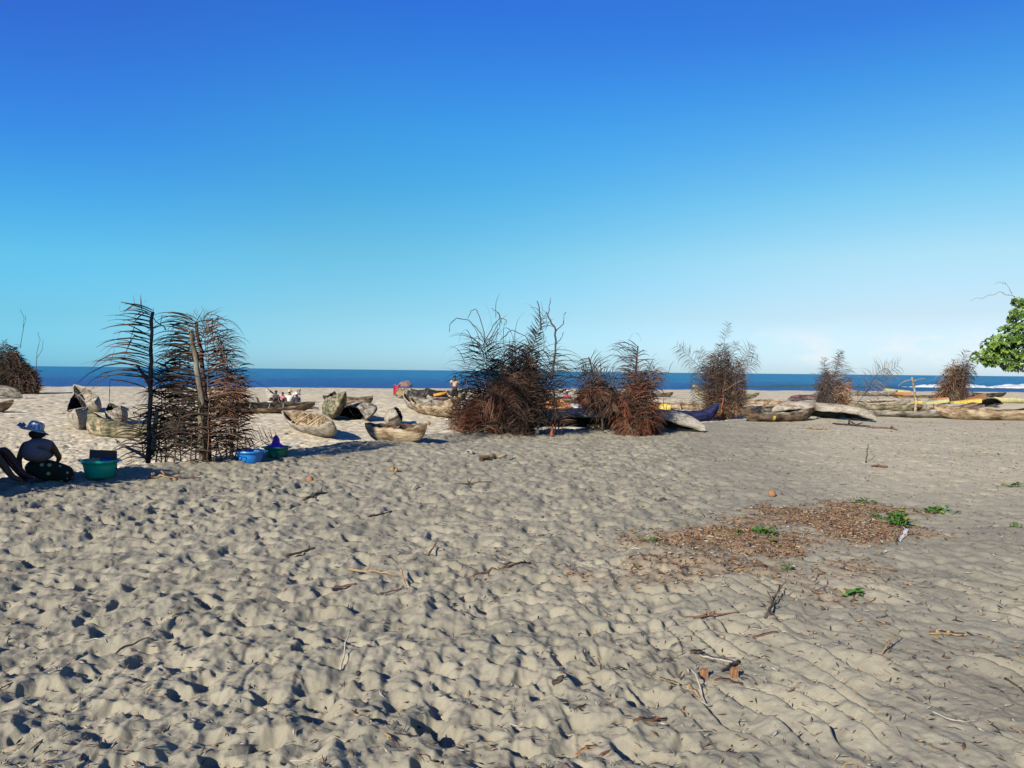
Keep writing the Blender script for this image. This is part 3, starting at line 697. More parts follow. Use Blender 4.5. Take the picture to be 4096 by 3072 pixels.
# body: upright fronds whose leaflets arch left between the poles
rb = random.Random(5)
for k, (x0, y0, x1, y1, dy, lf, sl_, sr, dr, c_) in enumerate([
    (200, 458, 192, 316, .1, 1.0, 1, .25, .75, F_BLACK), (206, 460, 197, 320, .2, .95, 1, .3, .8, F_BLACK),
    (204, 456, 188, 324, -.1, .85, 1, .2, .7, F_BLACK), (196, 462, 186, 340, .15, .7, 1, .6, .9, F_BLACK),
    (210, 460, 206, 324, .1, .62, .4, 1, 1.1, F_BLACK), (208, 458, 203, 318, -.1, .66, .15, 1, 1.0, F_BROWN),
    (166, 462, 170, 356, .1, .5, .8, .9, .9, F_BLACK), (181, 463, 178, 350, .15, .6, .9, .9, .9, F_BLACK),
    (156, 462, 160, 372, .1, .5, .7, .9, 1.0, F_BLACK), (226, 458, 222, 352, .1, .5, .8, 1, 1.1, F_BROWN),
    (236, 457, 234, 372, .1, .45, .8, .9, 1.2, F_BLACK), (230, 456, 240, 365, -.1, .4, .6, 1, 1.3, F_BROWN),
    (174, 464, 184, 392, -.1, .5, 1, 1, .8, F_BLACK), (190, 464, 200, 398, -.15, .55, 1, .7, .8, F_BLACK),
    (162, 464, 152, 405, -.1, .5, 1, 1, .9, F_BLACK), (214, 462, 226, 392, -.1, .5, .8, 1, .9, F_BLACK),
    (148, 464, 140, 410, .05, .48, 1, .8, 1.0, F_BLACK), (222, 461, 212, 400, .05, .5, 1, 1, .9, F_BLACK)]):
    frond(R_, q(x0, y0, dy), q(x1, y1, dy + .15), bow=(rb.uniform(-.06, .06), 0, 0), leaf=lf * .9, n=int(34 * (y0 - y1) / 140) + 8, droop=dr + .25, col=c_, seed=30 + k, sides=(sl_, sr), fwd=0.55, lw=0.018, t0=0.05, rad=0.013)
mb = MB(); rl = random.Random(8)
for k in range(46):
    y = 318 + k * 2.6 + rl.uniform(-1.5, 1.5); x = 192 + .07 * k + rl.uniform(-3, 3)
    leaflet(mb, q(x, y, rl.uniform(-.1, .25)) - R_.location, Vector((-1, rl.gauss(0, .12), rl.uniform(.30, .55))), rl.uniform(.62, .95), .022, rl, .85, 0, 8, False)
mb.build('loose_leaflets', [F_BLACK], R_)
mb = MB()
for k in range(24):
    y = 316 + k * 3.2; x = 203 + rl.uniform(-3, 3)
    leaflet(mb, q(x, y, rl.uniform(-.1, .2)) - R_.location, Vector((1, rl.gauss(0, .12), rl.uniform(.1, .5))), rl.uniform(.5, .85), .016, rl, 1.6, 0, 9, False)
mb.build('loose_leaflets', [F_BROWN], R_)
# thin feathery tip sprays on top and the rusty tangle on the right
frond(R_, q(199, 345), q(193, 313), leaf=.28, n=8, droop=.2, col=F_BROWN, seed=51, lw=0.008, rad=.006, fwd=1.2)
frond(R_, q(206, 350), q(201, 318), leaf=.34, n=10, droop=.1, col=F_BROWN, seed=52, lw=0.008, rad=.006, fwd=1.3)
frond(R_, q(202, 340), q(211, 312), leaf=.3, n=9, droop=.2, col=F_BROWN, seed=53, lw=0.007, rad=.006, fwd=1.2)
for k in range(5):
    x = 222 + 4.5 * k + rb.uniform(-3, 3); y = 376 + rb.uniform(0, 20)
    frond(R_, q(x - 8, y - 8, -.1), q(x + 6, y + 24, -.2 + rb.uniform(-.1, .1)), leaf=.22, n=18, droop=1.6, col=F_RED if k % 3 else F_STRAW, seed=60 + k, lw=.011, rad=.008, tipcol=F_BROWN)
for k in range(4):
    y = 330 + 9 * k
    frond(R_, q(206, y + 5, -.1), q(228 + 3 * k, y + 12, -.12), bow=(0, 0, .1), leaf=.42, n=14, droop=2.0, col=F_BROWN, seed=70 + k, lw=.010, rad=.006, tipcol=F_RED)
# cut frond lying behind the basins at right, ribs upright
for k in range(2):
    frond(R_, q(240, 456 - 3 * k, .2), q(278 - 8 * k, 437 - k * 2, .5), leaf=.34, n=12, droop=-.25, col=F_BROWN, seed=80 + k, lw=.013, rad=.011, sides=(1, .15), fwd=.25)

# --- generic bushy windbreak built from standing and hanging fronds
V3_ = lambda *a: Vector(a)
def bushy(R_, Y0, cx_, w, ytop, ybase, n, leaf, cols, seed, lean=0.0, hang=0.35, droop=1.2, lw=.016, nl=34, tips=None, depth=0.5):
    r = random.Random(seed); k = Y0 / F
    for i in range(n):
        u = r.uniform(-1, 1); dy = r.uniform(-depth, depth)
        xb = cx_ + u * w * 0.55; hgt = (ybase - ytop) * (1 - 0.25 * abs(u) ** 1.5) * r.uniform(0.72, 1.0)
        xt = cx_ + u * w * r.uniform(0.6, 1.0) + lean * hgt
        a = at(xb, ybase + 2, Y0 + dy * .5); b = at(xt, ybase - hgt, Y0 + dy)
        if r.random() < hang:
            a2 = at(xt, ybase - hgt * r.uniform(.6, .95), Y0 + dy); b2 = at(xt + r.uniform(-8, 8), ybase - hgt * r.uniform(.05, .3), Y0 + dy - .1)
            a, b = a2, b2
        frond(R_, a, b, bow=(r.uniform(-.15, .15), 0, r.uniform(-.05, .1)), leaf=leaf * r.uniform(.7, 1.1), n=nl, droop=droop * r.uniform(.7, 1.5), col=r.choice(cols), seed=seed * 100 + i, lw=lw, rad=.012, tipcol=(r.choice(tips) if tips else None), fwd=r.uniform(.5, .9), plane=(r.uniform(-1, 1), -1, r.uniform(-.3, .3)))
    for g_ in range(2):
        mb = MB(); org = R_.location
        for i in range(n * 6):
            u = max(-1, min(1, r.gauss(0, .5))); v = r.random(); hh = (ybase - ytop) * (1 - .3 * abs(u)) * v * .92
            p0 = at(cx_ + u * w * (.65 + .3 * v) + lean * hh, ybase - hh, Y0 + r.uniform(-depth, depth)) - org
            leaflet(mb, p0, V3_(r.gauss(0, 1), r.gauss(0, .6), r.uniform(-.5, 1.0)), leaf * r.uniform(.6, 1.6), lw * 1.2, r, droop * r.uniform(.6, 2.0), 0, 6)
        mb.build('loose_leaflets', [cols[g_ % len(cols)]], R_)

# --- big centre heap
R_, p_ = screen(510, 434, 'biggest palm frond heap with rusty skirt and tall spiky fronds near the middle')
Y0 = p_.y
bushy(R_, Y0, 471, 22, 393, 436, 10, .42, [F_RED, F_RED, F_STRAW], 3, hang=.6, droop=1.2, nl=26, tips=[F_STRAW, F_RED])
bushy(R_, Y0, 498, 24, 348, 426, 14, .55, [F_BROWN, F_BROWN, F_RED, F_GREY], 4, hang=.5, droop=1.4, tips=[F_RED, F_GREY])
bushy(R_, Y0, 521, 22, 338, 434, 26, .5, [F_BLACK, F_BLACK, F_BROWN], 5, hang=.4, droop=1.1)
bushy(R_, Y0, 506, 30, 412, 436, 12, .45, [F_BLACK, F_BROWN], 6, hang=.2, droop=.7)
for k, (x0, y0, x1, y1, lf, n, dr, s_, c_, bw, fw_) in enumerate([
    (490, 432, 482, 345, .85, 40, .8, (1, .7), F_BLACK, 0, .75), (498, 420, 481, 344, .8, 34, .9, (.9, 1), F_BROWN, .05, .6),
    (487, 360, 483, 342, 1.0, 5, .9, (1, 1), F_BROWN, 0, 2.2), (520, 430, 503, 352, .6, 34, .7, (1, 1), F_BLACK, .05, .8),
    (516, 432, 541, 318, .36, 52, .6, (1, 1), F_BLACK, .12, 1.0), (524, 430, 536, 332, .42, 44, .8, (1, .8), F_BLACK, .1, .9),
    (530, 430, 552, 352, .6, 34, .9, (.8, 1), F_BLACK, 0, .7), (526, 425, 560, 366, .6, 30, .9, (1, 1), F_BLACK, .05, .6),
    (534, 400, 560, 415, .6, 26, 1.1, (1, 1), F_BLACK, .1, .5), (536, 392, 562, 395, .7, 26, 1.0, (1, .6), F_BLACK, .1, .5),
    (540, 405, 566, 427, .5, 24, .9, (1, 1), F_BROWN, .05, .5), (492, 404, 463, 428, .55, 26, 1.4, (1, 1), F_STRAW, .12, .5),
    (496, 398, 460, 418, .6, 28, 1.5, (1, 1), F_RED, .14, .5), (500, 385, 478, 410, .55, 26, 1.4, (1, 1), F_RED, .1, .5)]):
    frond(R_, at(x0, y0, Y0), at(x1, y1, Y0 - .1 + .08 * (k % 4)), bow=(0, 0, bw), leaf=lf, n=n, droop=dr, col=c_, seed=500 + k, sides=s_, fwd=fw_, lw=.017)
def strands(R_, Y0, cx_, cy_, sx, sy, n, L_, seed, col, dirx=0.0, lw=.016):
    r = random.Random(seed); mb = MB(); org = R_.location
    for i in range(n):
        p0 = at(cx_ + r.gauss(0, sx), cy_ + r.gauss(0, sy), Y0 + r.uniform(-.3, .3)) - org
        leaflet(mb, p0, Vector((dirx + r.gauss(0, .5), r.gauss(0, .25), r.uniform(.3, 1.3))), L_ * r.uniform(.6, 1.3), lw, r, r.uniform(.9, 1.9) / L_, 0, 9, False)
    mb.build('loose_leaflets', [col], R_)
strands(R_, Y0, 545, 375, 8, 14, 34, 1.15, 1, F_BLACK, .9)
strands(R_, Y0, 490, 355, 8, 10, 26, 1.1, 2, F_BLACK, -.2)
strands(R_, Y0, 512, 365, 14, 10, 30, .9, 3, F_BLACK, .4)
strands(R_, Y0, 540, 335, 3, 12, 22, .5, 4, F_BLACK, -.3)
strands(R_, Y0, 480, 400, 12, 10, 30, .8, 5, F_RED, -.8)
strands(R_, Y0, 500, 395, 24, 22, 130, .7, 6, F_BLACK, 0)
strands(R_, Y0, 500, 400, 24, 18, 70, .7, 7, F_STRAW, 0)
strands(R_, Y0, 524, 395, 15, 22, 110, .6, 8, F_BLACK, .1)
def curl(R_, pts, r, m=F_BROWN, nm='frond_rib'):
    return pole(R_, pts, r, m, nm)
for pts in ([(487, 345), (478, 330), (468, 320), (456, 318), (450, 325), (449, 332)], [(485, 342), (484, 330), (480, 318), (476, 309), (471, 311), (468, 318)],
            [(483, 346), (493, 325), (500, 318), (507, 320), (506, 325)], [(490, 345), (498, 330), (501, 322), (497, 312), (491, 308)],
            [(488, 352), (508, 345), (522, 350), (530, 362), (536, 368)], [(500, 340), (512, 330), (525, 336), (534, 350), (540, 358)]):
    curl(R_, [at(x, y, Y0 + .05) for x, y in pts], .012)
pole(R_, [at(541, 330, Y0), at(540, 316, Y0), at(537.5, 301, Y0)], .02, F_GREY, 'branch')
pole(R_, [at(552, 378, Y0), at(555, 350, Y0), at(556, 330, Y0), at(548, 317, Y0), at(547, 312, Y0)], .028, F_GREY, 'branch')
pole(R_, [at(556, 331, Y0), at(563, 324, Y0), at(566, 312, Y0)], .014, F_GREY, 'branch')
pole(R_, [at(555, 345, Y0), at(561, 339, Y0), at(563, 332, Y0)], .012, F_GREY, 'branch')
pole(R_, [at(548, 318, Y0), at(549, 308, Y0), at(551, 298, Y0)], .014, F_GREY, 'branch')
pole(R_, [at(536, 436, Y0 - .1), at(540, 418, Y0), at(546, 400, Y0)], .05)
pole(R_, [at(552, 436, Y0 - .1), at(553, 424, Y0)], .04, BARK_RED)
pole(R_, [at(522, 437, Y0 - .1), at(522, 405, Y0)], .05)

# --- two-lobed heap
R_, p_ = screen(622, 433.5, 'two-lobed rusty palm frond heap in front of the long white hull')
Y0 = p_.y
bushy(R_, Y0, 597, 14, 374, 409, 14, .42, [F_BROWN, F_BLACK, F_RED, F_BROWN], 7, hang=.6, droop=1.4, tips=[F_RED])
bushy(R_, Y0, 637, 16, 366, 430, 20, .45, [F_BROWN, F_BLACK, F_RED, F_BLACK], 8, hang=.55, droop=1.4, tips=[F_RED])
bushy(R_, Y0, 640, 14, 408, 434, 10, .5, [F_RED, F_BROWN], 9, hang=.9, droop=2, tips=[F_RED])
bushy(R_, Y0, 615, 9, 388, 416, 8, .4, [F_BLACK, F_BROWN], 10, hang=.5, droop=1.2)
pole(R_, [at(602, 431, Y0), at(603, 410, Y0), at(600, 392, Y0)], .03)
for k, (x0, y0, x1, y1, lf, n, dr, s_, c_) in enumerate([
    (603, 400, 589, 358, .6, 26, 1.4, (1, .9), F_BLACK), (600, 395, 583, 372, .5, 22, 1.6, (1, 1), F_BROWN),
    (632, 405, 638, 347, .62, 34, 1.15, (1, .35), F_BLACK), (636, 400, 638, 352, .5, 30, 1.5, (1, .5), F_BROWN),
    (645, 395, 656, 370, .5, 22, 2, (.6, 1), F_BROWN), (618, 396, 596, 376, .5, 24, 1.8, (1, 1), F_GREY),
    (620, 392, 648, 378, .5, 24, 1.5, (1, 1), F_BROWN), (640, 415, 656, 436, .42, 24, 1, (1, 1), F_RED)]):
    frond(R_, at(x0, y0, Y0), at(x1, y1, Y0 - .1), bow=(0, 0, .1), leaf=lf, n=n, droop=dr, col=c_, seed=700 + k, sides=s_, tipcol=F_GREY)
strands(R_, Y0, 590, 378, 6, 8, 40, .75, 11, F_BLACK, -.5)
strands(R_, Y0, 598, 400, 12, 10, 60, .6, 15, F_BLACK, 0)
strands(R_, Y0, 640, 400, 12, 18, 90, .6, 16, F_BLACK, 0)
strands(R_, Y0, 632, 358, 4, 8, 34, .65, 12, F_BLACK, -.7)
strands(R_, Y0, 650, 380, 7, 6, 34, .6, 13, F_BROWN, .6)
strands(R_, Y0, 610, 385, 7, 6, 24, .6, 14, F_GREY, .2)
pole(R_, [at(603, 410, Y0), at(596, 385, Y0), at(588.5, 357, Y0)], .028, F_BLACK)
pole(R_, [at(631, 432, Y0), at(634, 395, Y0), at(638, 346, Y0)], .03, F_BLACK)

# --- bushy one right of the navy canoe
R_, p_ = screen(722, 419, 'bushy palm frond clump with an orange red pole, left of the yellow patched canoe')
Y0 = p_.y
bushy(R_, Y0, 722, 25, 341, 418, 46, .48, [F_BROWN, F_BROWN, F_BLACK, F_BROWN], 11, hang=.3, droop=1.1, nl=36, tips=[F_GREY], lw=.02)
bushy(R_, Y0, 722, 26, 392, 419, 16, .45, [F_RED, F_STRAW, F_BROWN], 12, hang=.8, droop=1.8, nl=26, tips=[F_STRAW])
for k, (x0, y0, x1, y1, lf, n, dr, c_, s_) in enumerate([
    (706, 374, 676, 346, .62, 36, 1.1, F_GREY, (1, 1)), (718, 380, 728, 322, .42, 38, .7, F_GREY, (1, 1)),
    (735, 385, 752, 344, .45, 32, 1.0, F_BROWN, (1, 1)), (728, 380, 736, 342, .4, 30, .9, F_BROWN, (1, 1)),
    (712, 384, 700, 350, .5, 30, 1.0, F_BROWN, (1, 1)), (732, 380, 758, 360, .6, 24, 1.2, F_GREY, (1, 1)), (738, 365, 750, 348, .8, 12, .8, F_GREY, (.6, 1))]):
    frond(R_, at(x0, y0, Y0), at(x1, y1, Y0 - .1), bow=(0, 0, .08), leaf=lf, n=n, droop=dr, col=c_, seed=800 + k, lw=.014, sides=s_)
pole(R_, [at(721, 419, Y0 - .5), at(723, 395, Y0 - .45), at(726, 372, Y0 - .4)], .035, BARK_RED)
pole(R_, [at(724, 391, Y0 - .45), at(738, 382, Y0 - .45), at(748, 378, Y0 - .45)], .018, F_STRAW, 'branch')

# --- slim pair farther right
R_, p_ = screen(833, 421, 'slim upright palm frond clump with one tall spike, behind the pale upturned hulls', Y=34)
Y0 = 34
bushy(R_, Y0, 826, 10, 362, 420, 18, .42, [F_BROWN, F_GREY, F_RED], 13, hang=.3, droop=1.1, nl=30, lw=.018, tips=[F_GREY])
bushy(R_, Y0, 838, 13, 364, 420, 18, .42, [F_BROWN, F_STRAW, F_GREY], 14, hang=.4, droop=1.2, nl=30, lw=.018, tips=[F_RED])
for k, (x0, y0, x1, y1, lf) in enumerate([(834, 378, 841, 350, .3), (826, 385, 824, 358, .4), (840, 390, 843, 364, .7), (836, 370, 840, 352, .35)]):
    frond(R_, at(x0, y0, Y0), at(x1, y1, Y0), leaf=lf, n=24, droop=1.2, col=F_GREY, seed=900 + k, lw=.015)
# --- single leaning frond
R_, p_ = screen(850, 418, 'single thin palm frond leaning right over the khaki canoe', Y=34)
for k, (x0, y0, x1, y1, lf, n) in enumerate([(846, 418, 898, 366, .8, 46), (866, 392, 888, 368, .7, 20)]):
    frond(R_, at(x0, y0, 34), at(x1, y1, 34.3), bow=(0, 0, .25), leaf=lf, n=n, droop=.9, col=F_GREY, seed=930 + k, lw=.014, tipcol=F_STRAW, rad=.02)
# --- rightmost windbreak leaning right
R_, p_ = screen(942, 420, 'wind-bent palm frond clump leaning right in front of the surf', Y=36)
Y0 = 36
bushy(R_, Y0, 936, 11, 356, 422, 34, .5, [F_STRAW, F_BROWN, F_BROWN, F_GREY], 15, lean=.30, hang=.55, droop=1.6, nl=30, lw=.02, tips=[F_STRAW])
bushy(R_, Y0, 944, 10, 354, 420, 28, .5, [F_GREY, F_BROWN, F_BLACK], 16, lean=.36, hang=.2, droop=1.3, nl=30, lw=.018)
for k, (x0, y0, x1, y1, lf) in enumerate([(945, 392, 967, 350, .45), (950, 390, 972, 362, .55), (952, 380, 974, 370, .6), (948, 395, 970, 380, .6)]):
    frond(R_, at(x0, y0, Y0), at(x1, y1, Y0), leaf=lf, n=30, droop=1.3, col=F_GREY, seed=960 + k, lw=.016, tipcol=F_BLACK)
# --- far left dark heap
R_, p_ = screen(22, 394, 'dark shaggy palm frond heap at the left edge with thin bare stalks')
Y0 = p_.y
bushy(R_, Y0, 4, 24, 341, 394, 40, 1.0, [F_BLACK, F_BLACK, F_BROWN], 17, hang=.4, droop=1.1, nl=30, lw=.05)
bushy(R_, Y0, 30, 13, 358, 394, 34, .7, [F_BROWN, F_BROWN, F_BLACK], 18, hang=.2, lean=-.35, droop=.5, nl=30, lw=.045, tips=[F_GREY])
pole(R_, [at(20, 348, Y0), at(23, 330, Y0), at(24, 318, Y0), at(20, 309, Y0)], .022, F_GREY, 'branch')
pole(R_, [at(23, 328, Y0), at(26, 320, Y0), at(25, 315, Y0)], .02, F_GREY, 'branch')
pole(R_, [at(36, 372, Y0), at(37, 352, Y0), at(40, 340, Y0), at(38, 332, Y0)], .022, F_GREY, 'branch')
pole(R_, [at(37, 358, Y0), at(42, 350, Y0), at(43, 340, Y0)], .02, F_GREY, 'branch')

# --- just outside the frame: the coconut palm whose shade falls along the ridge, and an added shade screen
pb = Vector((-9.9, 6.6, hz(-9.9, 6.6, False) - .1))
R_ = empty('coconut_palm', pb, 0, 'coconut palm standing left of the picture whose shadow lies along the sand ridge', 'palm tree')
mb = MB(); H_ = 9.3
mb.tube([Vector((0.25 * math.sin(i / 14 * 3), 0.2 * math.sin(i / 14 * 2.2), H_ * i / 14)) for i in range(15)], [0.26 - 0.08 * i / 14 + (0.08 if i == 0 else 0) for i in range(15)], 12)
mb.build('trunk', BARK, R_)
F_GREEN = mat('palm_green', [(0.03, 0.06, 0.012), (0.06, 0.10, 0.025)], scale=4, rough=0.5, spec=0.4)
rp = random.Random(9); top = pb + Vector((0.05, 0.16, H_))
for i in range(15):
    an = i * 2.399; el_ = rp.uniform(-.3, .75); dd = Vector((math.cos(an) * math.cos(el_), math.sin(an) * math.cos(el_), math.sin(el_)))
    b = top + dd * rp.uniform(2.2, 2.9) + Vector((0, 0, -.5))
    frond(R_, top, b, bow=(0, 0, .35), leaf=.7, n=44, droop=.8, col=F_GREEN, seed=1200 + i, lw=.04, rad=.03, plane=(0.01, 0.02, 1), name='frond')
R_ = empty('palm_frond_windbreak', (-7.95, 8.9, hz(-7.95, 8.9, False) - .04), 0, 'low dense palm frond screen added out of view to shade the seated pair', 'palm windbreak', GP)  # added unseen screen, placed and packed densely to shade the seated pair
for i in range(30):
    x = -8.9 + 1.7 * i / 29; y = 9.5 - 1.1 * i / 29 + .15 * (i % 2)
    a = Vector((x, y, hz(x, y, False))); b = a + Vector((rp.uniform(-.2, .2), rp.uniform(-.1, .1), rp.uniform(1.75, 2.0)))
    frond(R_, a, b, leaf=.5, n=44, droop=.9, col=F_BROWN, seed=1300 + i, lw=.04, rad=.02)

# ------------------------------------------------------------------ broadleaf tree at the right edge
def sea_almond():
    Y0 = 34.0; T = lambda px, py, dy=0: at(px, py, Y0 + dy)
    base = T(1135, 420); base.z = hz(base.x, base.y, False) - .1
    R_ = empty('broadleaf_tree', base, 0, 'leafy green tree at the right edge, its pale low branch over the sea', 'tree')
    bm = mat('pale_bark', [(0.10, 0.09, 0.075), (0.22, 0.20, 0.17)], scale=6, rough=0.9, bump=0.5)
    def br(pts, r0, r1, nm='branch'):
        mb = MB(); k = 14; P = [Vector(p) - base for p in pts]; q = []
        for i in range(k + 1):
            t = i / k * (len(P) - 1); a = int(min(t, len(P) - 2)); q.append(P[a].lerp(P[a + 1], t - a) + Vector((0, 0, .04 * math.sin(i * 1.7))))
        mb.tube(q, [r0 + (r1 - r0) * i / k for i in range(k + 1)], 8); mb.build(nm, bm, R_)
    br([base, T(1128, 385), T(1118, 340), T(1122, 290), T(1110, 240)], .28, .12, 'trunk')
    br([T(1122, 378), T(1075, 378), T(1052, 377), T(1034, 374.5), T(1018, 368), T(1000, 366)], .11, .03)
    br([T(1120, 352), T(1070, 352), T(1030, 355), T(1000, 350)], .10, .03)
    br([T(1120, 320), T(1075, 335), T(1040, 324), T(1003, 329)], .09, .02)
    br([T(1118, 300), T(1070, 312), T(1030, 303), T(1015, 297)], .09, .02)
    br([T(1015, 297), T(1000, 292), T(985, 297), T(970, 300)], .018, .006, 'twig')
    br([T(1012, 294), T(1008, 286), T(1003, 281)], .014, .005, 'twig')
    br([T(1006, 284), T(999, 282), T(994, 284)], .01, .005, 'twig')
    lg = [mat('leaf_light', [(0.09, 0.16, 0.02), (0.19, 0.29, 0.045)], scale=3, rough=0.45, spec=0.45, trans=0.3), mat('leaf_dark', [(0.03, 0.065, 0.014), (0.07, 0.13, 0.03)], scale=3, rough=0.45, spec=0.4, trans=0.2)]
    r = random.Random(21)
    clumps = [(984, 357, 12, 7), (995, 346, 14, 8), (1008, 340, 15, 8), (1022, 336, 16, 8), (1038, 338, 18, 9), (1003, 357, 15, 8), (1020, 352, 18, 10), (1040, 354, 20, 10), (1014, 366, 12, 5), (1036, 368, 16, 6), (991, 362, 8, 5),
              (1060, 345, 22, 14), (1080, 350, 22, 16), (1021, 302, 8, 4), (1016, 312, 5, 5), (1013, 319, 5, 3.5), (1020, 316, 5, 6), (1030, 305, 10, 6), (1005, 328.5, 8, 2), (1019, 327, 9, 3), (1032, 325, 12, 5), (1055, 310, 18, 12), (1080, 300, 24, 16), (1100, 270, 30, 22), (1120, 330, 25, 20)]
    mb = MB()
    for (cx_, cy_, rx, ry) in clumps:
        c = T(cx_, cy_) - base; kx = Y0 / F
        for _ in range(int(rx * ry * 0.62) + 8):      # rosettes of leaves on the clump's shell
            while True:
                v = Vector((r.uniform(-1, 1), r.uniform(-1, 1), r.uniform(-1, 1)))
                if 0.25 < v.length < 1: break
            p = c + Vector((v.x * rx * kx, v.y * rx * kx, v.z * ry * kx)); d0 = (Vector((v.x, v.y, v.z + .35))).normalized()
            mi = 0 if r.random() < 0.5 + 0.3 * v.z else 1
            for l in range(r.randint(5, 8)):
                a = l * 2.4 + r.random(); t1 = d0.cross(Vector((0.3, 0.2, 1))).normalized(); t2 = d0.cross(t1)
                d = (t1 * math.cos(a) + t2 * math.sin(a) + d0 * r.uniform(.1, .9)).normalized(); L_ = r.uniform(.10, .20); w = L_ * .27
                sd = d.cross(d0).normalized(); nn = sd.cross(d) * 0.02
                mb.add([p, p + d * L_ * .55 + sd * w + nn, p + d * L_, p + d * L_ * .55 - sd * w + nn], [(0, 1, 2, 3)], mi, False)
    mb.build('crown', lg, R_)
sea_almond()

# ------------------------------------------------------------------ people
SKIN = mat('skin', [(0.045, 0.022, 0.014), (0.075, 0.038, 0.025)], scale=8, rough=0.55)
HAIR = mat('hair', [(0.006, 0.005, 0.005), (0.015, 0.012, 0.01)], scale=30, rough=0.9)
def cloth(name, *c, **k): return mat(name, list(c), scale=k.get('scale', 14), rough=0.9, bump=0.3, bscale=25)
def skinmesh(name, nodes, edges, mt, parent, sub=2, root='pelvis'):
    keys = list(nodes); me = bpy.data.meshes.new(name)
    me.from_pydata([nodes[k][0] for k in keys], [(keys.index(a), keys.index(b)) for a, b in edges], [])
    o = bpy.data.objects.new(name, me); COL.objects.link(o)
    m = o.modifiers.new('s', 'SKIN'); m.use_smooth_shade = True; m.branch_smoothing = 0.6
    for i, k in enumerate(keys):
        sv = me.skin_vertices[0].data[i]; r = nodes[k][1]; sv.radius = (r, r) if not hasattr(r, '__len__') else r
        sv.use_root = (k == root) or (root not in keys and i == 0)
    s_ = o.modifiers.new('d', 'SUBSURF'); s_.levels = sub; s_.render_levels = sub
    dg = bpy.context.evaluated_depsgraph_get(); nm = bpy.data.meshes.new_from_object(o.evaluated_get(dg))
    bpy.data.objects.remove(o); bpy.data.meshes.remove(me)
    nm.name = name; nm.materials.clear(); nm.materials.append(mt)
    for p in nm.polygons: p.use_smooth = True
    o = bpy.data.objects.new(name, nm); COL.objects.link(o); o.parent = parent; return o
def hand(nodes, edges, wrist, tag_, d, up):
    """palm and five bent fingers beyond the wrist node; d = direction of the fingers, up = back of the hand"""
    w = Vector(nodes[wrist][0]); d = Vector(d).normalized(); up = Vector(up).normalized(); sd = d.cross(up).normalized()
    nodes[tag_ + 'p'] = (w + d * .05, (.034, .018)); edges.append((wrist, tag_ + 'p'))
    for i, (o_, L_) in enumerate(((-.030, .07), (-.010, .08), (.010, .076), (.029, .06))):
        k = tag_ + 'f%d' % i
        nodes[k] = (w + d * .095 + sd * o_, .0095); nodes[k + 'm'] = (w + d * (.095 + L_ * .5) + sd * o_ * 1.15 - up * .008, .0085); nodes[k + 't'] = (w + d * (.095 + L_ * .9) + sd * o_ * 1.2 - up * .028, .007)
        edges += [(tag_ + 'p', k), (k, k + 'm'), (k + 'm', k + 't')]
    k = tag_ + 't'
    nodes[k] = (w + d * .05 - sd * .045, .011); nodes[k + 't'] = (w + d * .09 - sd * .062 - up * .01, .009); edges += [(tag_ + 'p', k), (k, k + 't')]
SEAT = dict(pelvis=((0, 0, .13), .14), spine=((0, .02, .32), .115), chest=((0, .03, .50), (.15, .11)), neck=((0, .045, .63), .05), head=((0, .07, .71), (.075, .085)), crown=((0, .065, .80), .065),
            nose=((0, .165, .725), .012), ls=((-.17, .03, .555), .055), le=((-.24, .08, .34), .04), lw=((-.20, .28, .24), .027), rs=((.17, .03, .555), .055), re=((.24, .08, .34), .04), rw=((.20, .28, .24), .027),
            lh=((-.10, .02, .12), .09), lk=((-.15, .40, .40), .06), la=((-.12, .62, .08), .04), lt=((-.12, .75, .035), .03), rh=((.10, .02, .12), .09), rk=((.15, .40, .40), .06), ra=((.12, .62, .08), .04), rt=((.12, .75, .035), .03))
BE = [('pelvis', 'spine'), ('spine', 'chest'), ('chest', 'neck'), ('neck', 'head'), ('head', 'crown'), ('head', 'nose'), ('chest', 'ls'), ('ls', 'le'), ('le', 'lw'), ('chest', 'rs'), ('rs', 're'), ('re', 'rw'),
      ('pelvis', 'lh'), ('lh', 'lk'), ('lk', 'la'), ('la', 'lt'), ('pelvis', 'rh'), ('rh', 'rk'), ('rk', 'ra'), ('ra', 'rt')]
def V3(*a): return Vector(a)
def lathe(mb, c, prof, n=20, mi=0, tilt=None, wob=0, seed=0):
    rs = []
    for (r, z) in prof:
        ring = []
        for j in range(n):
            t = 2 * math.pi * j / n; v = Vector((r * math.cos(t), r * math.sin(t), z + wob * r * math.sin(3 * t + seed) + wob * .6 * r * math.sin(5 * t + seed * 2)))
            if tilt: v = tilt @ v
            ring.append(Vector(c) + v)
        rs.append(ring)
    mb.rings(rs, mi)
def hat(parent, c, mt, brim=.19, r=.095, h=.11, tilt=(0, 0), wob=.12, bowm=None):
    R = Matrix.Rotation(math.radians(tilt[0]), 3, 'X') @ Matrix.Rotation(math.radians(tilt[1]), 3, 'Y'); mb = MB()
    lathe(mb, c, [(r * .9, -.01), (brim * .98, -.028), (brim, -.022), (r * 1.05, .004), (r, .03), (r * .96, h * .7), (r * .8, h * .95), (r * .4, h * 1.05), (.005, h * 1.06)], 28, 0, R, wob, 1.3)
    o = mb.build('hat', mt, parent)
    if bowm:
        b = MB(); cc = Vector(c) + R @ Vector((-r * 1.1, -.04, .03))
        for sg in (-1, 1):
            b.add([cc, cc + V3(-.07, sg * .04, .045), cc + V3(-.12, sg * .05, .0), cc + V3(-.06, sg * .03, -.035)], [(0, 1, 2, 3)], 0)
        b.add([cc + V3(.01, 0, .01), cc + V3(-.02, -.01, -.02), cc + V3(-.10, -.02, -.055), cc + V3(-.05, .03, -.02)], [(0, 1, 2, 3)], 0)
        q_ = b.build('bow', bowm, o)
    return o
